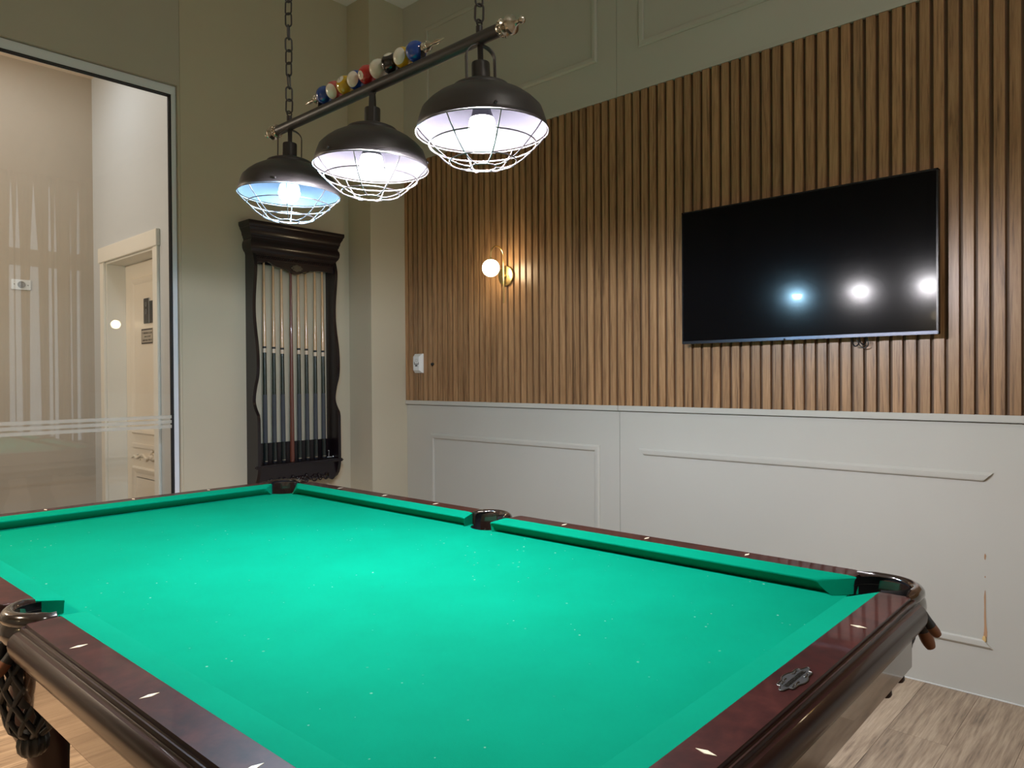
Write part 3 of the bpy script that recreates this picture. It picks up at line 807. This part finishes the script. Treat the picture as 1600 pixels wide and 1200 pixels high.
# shades
def shade(y, ry, blue, tilt):
    zr = 1.883
    c = (BX, y, zr)
    outer = [(.1570, 0), (.1580, .003), (.1563, .012), (.1510, .030), (.1450, .047), (.1300, .063), (.1120, .077), (.0920, .088), (.0760, .0935), (.0735, .095), (.0725, .1005), (.0690, .1045), (.0580, .1095), (.0440, .1130), (.0300, .1150), (.0240, .1165)]
    inner = [(r-.0025, z-.0018) for r, z in outer[2:-1]]
    mb = MB()
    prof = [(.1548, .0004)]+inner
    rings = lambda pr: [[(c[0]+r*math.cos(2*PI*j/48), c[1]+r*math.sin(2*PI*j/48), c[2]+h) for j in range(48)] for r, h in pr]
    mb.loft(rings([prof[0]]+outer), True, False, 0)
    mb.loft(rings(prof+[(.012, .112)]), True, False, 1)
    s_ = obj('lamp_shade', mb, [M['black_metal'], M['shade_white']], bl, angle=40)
    cup = MB().lathe([(.0245, .1150), (.0245, .1190), (.0222, .1200), (.0222, .160), (.0212, .1635), (.0075, .1650)], c, 'z', 24)
    obj('socket_cup', cup, M['black_metal'], s_)
    obj('stem', MB().lathe([(.0070, .164), (.0070, BZ-zr-.018), (.0095, BZ-zr-.016), (.0095, BZ-zr-.004)], c, 'z', 14), M['black_metal'], s_)
    # yoke strap
    mb = MB(); w = .0068; T = .0013
    pth = [(.0365, .108), (.0365, .150)]+[(.0365*math.cos(a), .176+.030*math.sin(a)) for a in [PI*i/16 for i in range(17)]]+[(-.0365, .150), (-.0365, .108)]
    rings_ = []
    cr, sr = math.cos(ry), math.sin(ry)
    for i, (p, h) in enumerate(pth):
        q0 = pth[max(i-1, 0)]; q1 = pth[min(i+1, len(pth)-1)]; t = Vector((q1[0]-q0[0], q1[1]-q0[1])).normalized(); n = Vector((t.y, -t.x))
        ring = []
        for a, b in ((w, T), (-w, T), (-w, -T), (w, -T)):
            lp = p+n.x*b; lz = h+n.y*b
            ring.append((c[0]+lp*cr-a*sr, c[1]+lp*sr+a*cr, c[2]+lz))
        rings_.append(ring)
    mb.loft(rings_)
    obj('yoke', mb, M['black_metal'], s_, angle=50)
    # wire cage
    mb = MB(); R = .0017
    ring = lambda r, h, rad=R: mb.tube([(c[0]+r*math.cos(2*PI*j/48), c[1]+r*math.sin(2*PI*j/48), c[2]+h) for j in range(48)], rad, 6, 0, True)
    ring(.1595, -.003); ring(.129, -.034); ring(.081, -.074); ring(.031, -.0865)
    for k in range(8):
        a = 2*PI*(k+.5)/8+ry*.3
        pr = smoothpts([(.1590, -.002), (.145, -.019), (.129, -.034), (.106, -.056), (.081, -.074), (.056, -.0835), (.031, -.0865)], 3)
        mb.tube([(c[0]+p[0]*math.cos(a), c[1]+p[0]*math.sin(a), c[2]+p[1]) for p in pr], R, 6)
    obj('wire_cage', mb, M['wire'], s_, angle=60)
    mb = MB()
    for k in range(3):
        a = 2*PI*k/3+.35+ry
        mb.sphere((c[0]+.159*math.cos(a), c[1]+.159*math.sin(a), c[2]+.012), .004, 8, 6)
    obj('cage_screw', mb, M['black_metal'], s_)
    mb = MB(); mb.lathe([(.012, .115), (.014, .090), (.018, .066), (.0235, .046), (.0290, .030)], c, 'z', 24, 2, False)
    mb.lathe([(.0290, .030), (.0318, .021), (.0332, .006)], c, 'z', 24, 1, False)
    mb.lathe([(.033*math.cos(a), .006-.033*math.sin(a)) for a in [PI/2*i/9 for i in range(9)]]+[(.0005, -.027)], c, 'z', 24, 0, False)
    b = obj('bulb', mb, [M['bulb_blue' if blue else 'bulb_white'], M['bulb_blue_side' if blue else 'bulb_white_side'], M['bulb_neck']], s_, angle=80)
    if blue: b['label'] = 'bluish white lamp bulb'
    # each shade hangs a little out of true
    piv = Matrix.Translation((BX, y, BZ))
    w_ = piv @ Matrix.Rotation(math.radians(tilt), 4, Vector((.734, .679, 0))) @ piv.inverted() @ wmat(s_)
    s_.matrix_basis = s_.matrix_parent_inverse.inverted() @ wmat(bl).inverted() @ w_
    return s_
shade(LAMPS[0], -.62, True, 1.1); shade(LAMPS[1]-.006, .85, False, 1.6); shade(LAMPS[2]+.002, -.42, False, -1.1)
# the row of balls on top of the bar
cam = Vector((0, 0, CAMZ))
def ball_mat(name, color, axis=None, disc=None, base=(.80, .78, .70), stripe=.60):
    m, nt, b = newmat(name); setin(b, rough=.10, coat=.6, coatr=.03)
    tc = nt.nodes.new('ShaderNodeTexCoord'); nm = node(nt, 'ShaderNodeVectorMath', operation='NORMALIZE'); nt.links.new(tc.outputs['Object'], nm.inputs[0])
    def mask(ax, thr, both):
        d = node(nt, 'ShaderNodeVectorMath', operation='DOT_PRODUCT'); nt.links.new(nm.outputs[0], d.inputs[0]); d.inputs[1].default_value = ax
        v = d.outputs['Value']
        if both:
            a = node(nt, 'ShaderNodeMath', operation='ABSOLUTE'); nt.links.new(v, a.inputs[0]); v = a.outputs[0]
        g = node(nt, 'ShaderNodeMath', operation='GREATER_THAN'); nt.links.new(v, g.inputs[0]); g.inputs[1].default_value = thr
        return g.outputs[0]
    col = None
    rgb = nt.nodes.new('ShaderNodeRGB'); rgb.outputs[0].default_value = (*color, 1); col = rgb.outputs[0]
    for ax, thr, both in (([(axis, stripe, True)] if axis else [])+([(disc, .90, False)] if disc else [])):
        mx = nt.nodes.new('ShaderNodeMix'); mx.data_type = 'RGBA'
        nt.links.new(mask(ax, thr, both), mx.inputs[0]); nt.links.new(col, mx.inputs[6]); mx.inputs[7].default_value = (*base, 1); col = mx.outputs[2]
    nt.links.new(col, b.inputs['Base Color']); return m
BLUE, RED, YEL, BLK, WHT = (.012, .06, .30), (.46, .025, .022), (.62, .40, .015), (.008, .009, .012), (.74, .71, .62)
right = Vector((.679, -.734, 0)); toc = (cam-Vector((BX, 1.7, 2.148))).normalized(); upv = right.cross(-toc)*-1 if right.cross(-toc).z < 0 else right.cross(-toc)
upv = upv.normalized()
def vdir(r, u, t): return tuple((right*r+upv*u+toc*t).normalized())
BALLS = [(1.913, BLUE, None, None, None, 'solid blue ball at the far end of the row'),
         (1.860, (.55, .10, .10), vdir(-.62, -.12, .77), None, None, 'white ball with a faded red stripe'),
         (1.805, YEL, None, vdir(-.55, .62, .55), '1', 'yellow ball with a white number spot'),
         (1.752, BLUE, vdir(-.60, .18, .78), None, None, 'white ball with a blue stripe'),
         (1.698, RED, None, vdir(-.74, -.02, .67), '3', 'red ball numbered 3'),
         (1.645, WHT, None, None, None, 'plain white cue ball'),
         (1.592, BLK, None, vdir(-.30, .90, .30), None, 'black ball with a white spot on top'),
         (1.539, YEL, vdir(-.66, .22, .72), None, None, 'white ball with a yellow stripe'),
         (1.486, (.014, .075, .40), None, None, None, 'solid blue ball at the near end of the row')]
ball_me = None
for i, (y, colr, ax, disc, num, lab) in enumerate(BALLS):
    mt = ball_mat('pool_ball_finish_%d' % (i+1), colr, ax, disc)
    c = Vector((BX, y, 2.1475))
    o = obj('pool_ball', MB().sphere(c, .0275, 32, 20), mt, bl, angle=180)
    o['label'] = lab
    if num:
        cu_ = bpy.data.curves.new('digit', 'FONT'); cu_.body = num; cu_.size = .013; cu_.align_x = 'CENTER'; cu_.align_y = 'CENTER'; cu_.extrude = .0005
        to = bpy.data.objects.new('digit_source', cu_); COL.objects.link(to)
        bpy.context.view_layer.update()
        me = bpy.data.meshes.new_from_object(to.evaluated_get(bpy.context.evaluated_depsgraph_get()))
        bpy.data.objects.remove(to); me.materials.clear(); me.materials.append(M['gasket'])
        d = bpy.data.objects.new('ball_number', me); COL.objects.link(d)
        zax = Vector(disc); xax = (right-zax*right.dot(zax)).normalized(); yax = zax.cross(xax)
        if yax.z < 0: xax, yax = -xax, -yax
        m4 = Matrix((xax, yax, zax)).transposed().to_4x4(); m4.translation = c+zax*.0270
        d.parent = o; d.matrix_parent_inverse = wmat(o).inverted(); d.matrix_basis = m4
obj('ball_rod', MB().tube([(BX, 1.452, 2.1475), (BX, 1.947, 2.1475)], .004, 10), M['silver'], bl)
for y, d in ((1.458, -1), (1.941, 1)):
    obj('ball_post', MB().box((BX-.007, y-.003, BZ+.012), (BX+.007, y+.003, 2.1475+.013), 0, .002), M['black_metal'], bl)
    pr = [(.006, 0), (.0125, .003), (.0125, .007), (.008, .010), (.007, .013), (.0115, .018), (.0125, .023), (.009, .028), (.0055, .032), (.0045, .040), (.006, .050), (.0055, .060), (.003, .072), (.0008, .084)]
    mb = MB().lathe([(r, y+d*h) for r, h in pr], (BX, 0, 2.1475), 'y', 16)
    for j in range(8):
        a = 2*PI*j/8; mb.sphere((BX+.0110*math.cos(a), y+d*.0205, 2.1475+.0110*math.sin(a)), .0035, 8, 6)
    obj('row_finial', mb, M['silver'], bl)

# ------------------------------------------------------------------ television
tv = empty('television', (XB-.055, 1.311, 1.455), 'large black flat television on the slatted wall, lamps mirrored in it', 'television')
TY0, TY1, TZ0, TZ1, TXF = .733, 1.889, 1.455, 2.123, 3.321
SLX = XB-.012
mb = MB(); fw = .0075
for a, b in (((TXF-.003, TY0, TZ1-fw), (TXF+.03, TY1, TZ1)), ((TXF-.003, TY0, TZ0), (TXF+.03, TY0+fw, TZ1)), ((TXF-.003, TY1-fw, TZ0), (TXF+.03, TY1, TZ1))): mb.box(a, b, 0, .0015)
obj('bezel', mb, M['tv_bezel'], tv)
obj('bezel_strip', MB().box((TXF-.004, TY0, TZ0), (TXF+.03, TY1, TZ0+.014), 0, .002), M['tv_strip'], tv)
obj('screen', MB().box((TXF, TY0+fw-.001, TZ0+.013), (TXF+.012, TY1-fw+.001, TZ1-fw+.001)), M['screen'], tv, smooth=False)
obj('housing', MB().box((TXF+.012, TY0+.004, TZ0+.004), (TXF+.034, TY1-.004, TZ1-.004), 0, .006).box((TXF+.03, TY0+.18, TZ0+.05), (TXF+.060, TY1-.18, TZ0+.40), 0, .01), M['black_plastic'], tv)
obj('wall_mount', MB().box((TXF+.055, 1.15, 1.60), (SLX, 1.47, 1.95)), M['black_metal'], tv, smooth=False)
mb = MB()
mb.tube(smoothpts([(TXF+.04, 1.085, 1.47), (TXF+.045, 1.080, 1.440), (TXF+.045, 1.066, 1.418), (TXF+.045, 1.050, 1.432), (TXF+.04, 1.050, 1.47)], 6), .0032, 6)
mb.tube(smoothpts([(TXF+.05, 1.05, 1.47), (TXF+.05, 1.045, 1.435), (TXF+.05, 1.030, 1.425), (TXF+.05, 1.022, 1.445), (TXF+.05, 1.03, 1.47)], 6), .0028, 6)
mb.tube(smoothpts([(TXF+.05, 1.07, 1.46), (TXF+.05, 1.04, 1.412), (TXF+.05, 1.015, 1.420), (TXF+.045, 1.018, 1.46)], 6), .0024, 6)
obj('cable', mb, M['black_plastic'], tv)
obj('power_light', MB().sphere((TXF-.005, 1.36, TZ0+.004), .004, 8, 6), M['tv_bezel'], tv)

# ------------------------------------------------------------------ wall sconces
def sconce(loc, sgn, label):
    """loc on the wall face, sgn = direction of the wall normal along x"""
    x, y, z = loc
    r = empty('wall_sconce', loc, label, 'wall lamp', group=None)
    n = sgn
    obj('wall_plate', MB().lathe([(.062, x), (.064, x+n*.004), (.064, x+n*.012), (.061, x+n*.016), (.001, x+n*.017)], (0, y, z), 'x', 32), M['brass'], r)
    xs = x+n*.030
    obj('plate_boss', MB().tube([(x+n*.014, y, z), (xs, y, z)], .010, 14), M['brass'], r)
    arcp = [(xs, y, z-.172), (xs, y, z-.10), (xs, y, z), (xs, y, z+.118)]+[(xs+n*(.058-.058*math.cos(a)), y, z+.118+.062*math.sin(a)) for a in [PI*i/14 for i in range(1, 15)]]+[(xs+n*.116, y, z+.088)]
    obj('arm', MB().tube(arcp, .0048, 10), M['brass'], r)
    gx, gz = xs+n*.116, z+.036
    obj('globe_cap', MB().lathe([(.006, .064), (.012, .060), (.018, .050), (.020, .046)], (gx, y, gz), 'z', 16), M['brass'], r)
    obj('globe', MB().sphere((gx, y, gz), .054, 28, 18), M['globe'], r)
    mb = MB()
    for s_ in (-1, 1): mb.sphere((x+n*.0175, y+s_*.030, z-.004), .0032, 8, 6)
    obj('plate_screw', mb, M['pewter'], r)
    return r
sconce((SLX, 3.186, 1.939), -1, 'brass hook-arm wall lamp with lit white globe on the slats')
sconce((SLX, -.564, 1.939), -1, 'globe wall lamp mirrored in the glass in front of the corridor door')
sconce((XL, 1.98, 1.90), 1, 'second globe wall lamp, seen only as a spot mirrored in the television')

# ------------------------------------------------------------------ small things on the walls
dt = empty('wall_detector', (SLX, 4.05, 1.397), 'small white wall-mounted detector box with dark slots on the slats', 'detector')
y0, y1, z0, z1 = 4.008, 4.092, 1.328, 1.466
oct_ = lambda k, x: [(x, y0+k*.6, z0+k*1.2), (x, y1-k*.6, z0+k*1.2), (x, y1-k*.6, z1-k*1.2), (x, y0+k*.6, z1-k*1.2)]
obj('housing', MB().loft([oct_(0, SLX), oct_(0, SLX-.010), oct_(.004, SLX-.016), oct_(.016, SLX-.034), oct_(.018, SLX-.036)]), M['white_plastic'], dt, angle=20)
xf = SLX-.0362
obj('slot', MB().box((xf-.0006, 4.024, 1.389), (xf+.002, 4.068, 1.394)).box((xf-.0006, 4.066, 1.389), (xf+.002, 4.070, 1.408)).box((xf-.0006, 4.020, 1.389), (xf+.002, 4.024, 1.406)).box((xf-.0006, 4.034, 1.376), (xf+.002, 4.060, 1.385)), M['gasket'], dt, smooth=False)
obj('brand_relief', MB().tube([(xf, 4.046+.012*math.cos(a), 1.418+.010*math.sin(a)) for a in [2*PI*i/16 for i in range(16)]], .0008, 5, 0, True), M['grey_plastic'], dt)
kb = obj('push_button', MB().lathe([(.010, SLX), (.0115, SLX-.004), (.0115, SLX-.012), (.009, SLX-.016), (.001, SLX-.017)], (0, 3.905, 1.389), 'x', 16), M['black_plastic'])
tag(kb, 'tiny round black button on the slats beside the white detector', 'button')
so = empty('wall_socket', (1.43, YC, 1.97), 'white plate with round grey socket on the corridor wall', 'socket')
obj('plate', MB().box((1.372, YC-.008, 1.935), (1.488, YC, 2.007), 0, .002), M['white_plastic'], so)
mb = MB().lathe([(.024, YC-.0085), (.024, YC-.0115), (.021, YC-.012), (.020, YC-.0090), (.001, YC-.0090)], (1.432, 0, 1.971), 'y', 24)
mb.box((1.431, YC-.0125, 1.953), (1.433, YC-.0085, 1.989)).sphere((1.424, YC-.009, 1.963), .003, 8, 6).sphere((1.440, YC-.009, 1.963), .003, 8, 6).sphere((1.432, YC-.009, 1.981), .003, 8, 6)
obj('socket_insert', mb, M['grey_plastic'], so)
obj('screw', MB().sphere((1.389, YC-.008, 1.972), .003, 8, 6).sphere((1.472, YC-.008, 1.969), .003, 8, 6), M['pewter_dark'], so)

# ------------------------------------------------------------------ cue rack and cues
RX0, RX1 = 2.299, 2.921
rk = empty('cue_rack', ((RX0+RX1)/2, YF, .61), 'dark carved wooden wall rack holding upright cues', 'cue rack')
prof = smoothpts([(.130, .66), (.143, .72), (.143, .90), (.142, 1.03)], 4)+smoothpts([(.134, 1.06), (.096, 1.11), (.082, 1.16), (.102, 1.24), (.130, 1.31), (.138, 1.39), (.130, 1.50), (.106, 1.62), (.093, 1.72), (.096, 1.83), (.112, 1.95), (.118, 2.02), (.112, 2.06), (.100, 2.10)], 4)
for x0 in (RX0, RX1-.022):
    poly = [(YF-d, z) for d, z in prof]+[(YF, 2.10), (YF, .60), (YF-.075, .60), (YF-.10, .615), (YF-.12, .64)]
    obj('side_board', MB().prism(poly, lambda y, z: (x0, y, z), lambda y, z: (x0+.022, y, z)), M['rack_wood'], rk, angle=30)
# crown moulding with returns
cp = [(.0, 2.098), (.004, 2.112), (.012, 2.122), (.019, 2.140), (.021, 2.160), (.018, 2.178), (.012, 2.188), (.012, 2.200), (.017, 2.206), (.017, 2.214), (.022, 2.222), (.024, 2.238), (.030, 2.252), (.036, 2.262), (.036, 2.268), (.041, 2.276), (.044, 2.284), (.044, 2.303)]
mb = MB(); fy = YF-.096
rings = [[(RX0-p, YF, z), (RX0-p, fy-p, z), (RX1+p, fy-p, z), (RX1+p, YF, z)] for p, z in cp]
inn = [[(RX0+.012, YF-.004, z), (RX0+.012, fy+.012, z), (RX1-.012, fy+.012, z), (RX1-.012, YF-.004, z)] for z in (2.285, 2.098)]
mb.loft(inn+rings, True, True)
obj('crown', mb, M['rack_wood'], rk, angle=22)
# frieze with scalloped lower edge
low = smoothpts([(RX0+.022, 2.052), (RX0+.030, 2.044), (RX0+.075, 2.046), (RX0+.105, 2.054), (RX0+.135, 2.042), (RX0+.17, 2.026), (RX0+.22, 2.020), (RX0+.255, 2.010), (RX0+.311, 1.990), (RX0+.367, 2.010), (RX0+.402, 2.020), (RX0+.452, 2.026), (RX0+.487, 2.030), (RX0+.53, 2.030), (RX0+.575, 2.026), (RX1-.022, 2.026)], 4)
poly = [(p[0], p[1]) for p in low]+[(RX1-.022, 2.10), (RX0+.022, 2.10)]
obj('frieze', MB().prism(poly, lambda x, z: (x, fy-.004, z), lambda x, z: (x, fy+.018, z)), M['rack_wood'], rk, angle=30)
mb = MB()
for i in range(38):
    x = RX0+.03+i*(RX1-RX0-.06)/37
    mb.tube([(x-.006, fy-.006, 2.074), (x+.006, fy-.006, 2.088)], .0045, 6)
mb.box((RX0+.02, fy-.008, 2.066), (RX1-.02, fy, 2.070)).box((RX0+.02, fy-.008, 2.092), (RX1-.02, fy, 2.097))
obj('rope_moulding', mb, M['rack_wood'], rk)
xc = (RX0+RX1)/2
mb = MB().prism([(x*.74, y*1.25) for x, y in mo], lambda x, y: (xc+x, fy-.004, 2.030+y), lambda x, y: (xc+x, fy-.009, 2.030+y))
mb.tube([(xc+x*.74, fy-.009, 2.030+y*1.25) for x, y in mo], .0018, 5, 0, True).box((xc-.026, fy-.012, 2.025), (xc+.026, fy-.008, 2.035), 0, .001)
obj('medallion', mb, M['pewter'], rk, angle=30)
mb = MB()
for s_ in (-1, 1):
    mb.tube(smoothpts([(xc+s_*.03, fy-.006, 2.010), (xc+s_*.055, fy-.007, 2.002), (xc+s_*.08, fy-.007, 2.014), (xc+s_*.105, fy-.007, 2.026)], 5), .0030, 6)
obj('frieze_scroll', mb, M['rack_wood'], rk)
obj('cue_clip_rail', MB().box((RX0+.022, YF-.055, 2.040), (RX1-.022, YF-.040, 2.065)), M['rack_wood'], rk, smooth=False)
# shelf, back panel, apron
obj('shelf', MB().box((RX0+.022, YF-.140, .714), (RX1-.022, YF-.002, .736)).box((RX0-.020, YF-.150, .714), (RX1+.020, YF-.118, .736), 0, .008), M['rack_wood'], rk)
obj('back_panel', MB().box((RX0+.022, YF-.018, .736), (RX1-.022, YF-.002, .868)), M['rack_wood'], rk, smooth=False)
low = smoothpts([(RX0+.022, .612), (RX0+.04, .604), (RX0+.075, .606), (RX0+.09, .628), (RX0+.12, .622), (RX0+.22, .618), (xc, .590), (RX1-.22, .612), (RX1-.12, .610), (RX1-.098, .640), (RX1-.084, .640), (RX1-.080, .606), (RX1-.055, .590), (RX1-.030, .610), (RX1-.022, .660)], 5)
poly = [(p[0], p[1]) for p in low]+[(RX1-.022, .714), (RX0+.022, .714)]
obj('apron', MB().prism(poly, lambda x, z: (x, YF-.115, z), lambda x, z: (x, YF-.095, z)), M['rack_wood'], rk, angle=30)
mb = MB(); random.seed(3)
for s_ in (-1, 1):
    for (cx, cz, r, tw) in ((.05, .612, .026, 1.6), (.11, .618, .024, -1.4), (.16, .614, .021, 1.5), (.200, .616, .017, -1.5)):
        mb.tube([(xc+s_*(cx+r*(1-.09*t)*math.cos(tw*t)), YF-.118-.004*math.sin(t), cz+r*(1-.09*t)*math.sin(tw*t)) for t in [i*.45 for i in range(13)]], [.0065-.0003*i for i in range(13)], 6)
    for i in range(7):
        mb.sphere((xc+s_*(.02+.031*i), YF-.120, (.630+.014*math.sin(i*2.2))), .013-.0008*i, 8, 6)
mb.sphere((xc, YF-.120, .612), .024, 10, 8, 0, (1, .6, 1.3))
obj('apron_carving', mb, M['rack_wood'], rk, angle=70)

CUE_Y = YF-.070
cues = [(2.3920, 1.495, 'maple cue at the left end of the rack', 0), (2.4560, 1.493, 'maple cue, second from the left in the rack', 0), (2.5210, 1.489, 'maple cue just left of the reddish cue', 0),
        (2.5850, None, 'plain reddish-brown one-piece cue among the maple cues', 0), (2.6410, 1.489, 'maple cue just right of the reddish cue', 0), (2.7020, 1.487, 'maple cue, third from the right in the rack', 0),
        (2.7660, 1.478, 'maple cue, second from the right in the rack', 0), (2.8300, 1.478, 'maple cue at the right end of the rack', 0)]
for i, (x, zj, lab, _) in enumerate(cues):
    q = empty('pool_cue', (x, CUE_Y, .737), lab+', butt down', 'cue', group='cues standing in the rack')
    lean = .003*math.sin(i*2.3)
    def at(z, x=x, lean=lean): return (x+lean*(z-.74), CUE_Y+.004*(z-.74), 0)
    def seg(name, pts, mat, q=q, at=at):
        rings = [[(at(z)[0]+r*math.cos(2*PI*j/14), at(z)[1]+r*math.sin(2*PI*j/14), z) for j in range(14)] for z, r in pts]
        return obj(name, MB().loft(rings), mat, q, angle=50)
    R_ = lambda z: .0148-(.0148-.0064)*((z-.74)/1.44)**.92
    if zj is None:
        seg('butt', [(.737, .0150), (.75, .0158), (1.0, .0140), (1.35, .0118)], M['cue_red'])
        seg('shaft', [(1.35, .0118), (1.7, .0095), (2.15, .0065)], M['cue_red'])
        seg('tip', [(2.15, .0065), (2.165, .0062), (2.168, .0045)], M['gasket'])
        continue
    top = zj+.70
    seg('bumper', [(.737, .0118), (.741, .0135), (.752, .0150)], M['gasket'])
    seg('butt_ring', [(.752, .0152), (.757, .0152)], M['silver'])
    seg('butt_sleeve', [(.757, .0152), (.875, .0146)], M['cue_black'])
    seg('wrap', [(.875, .0147), (1.19, .0136)], M['cue_wrap'])
    seg('forearm', [(1.19, .0135), (zj-.030, .0118)], M['cue_stain'])
    seg('joint_collar', [(zj-.030, .0120), (zj-.003, .0117)], M['cue_joint'])
    seg('joint_ring', [(zj-.003, .0118), (zj+.010, .0117)], M['gasket'])
    seg('shaft', [(zj+.010, .0115), (zj+.12, .0104), (zj+.35, .0082), (top-.02, .0064)], M['maple'])
    seg('ferrule', [(top-.02, .0064), (top, .0063), (top+.006, .0055)], M['ivory'])
tl_ = empty('tip_tool', (2.868, YF-.075, .736), 'little shiny metal tool lying on the right end of the rack shelf', 'tool')
obj('body', MB().tube([(2.848, YF-.078, .745), (2.892, YF-.084, .745)], .0065, 10).sphere((2.894, YF-.084, .746), .0095, 10, 8), M['chrome'], tl_)
obj('handle', MB().tube([(2.860, YF-.080, .745), (2.861, YF-.080, .783)], .0055, 10).sphere((2.861, YF-.080, .787), .008, 10, 8), M['chrome'], tl_)
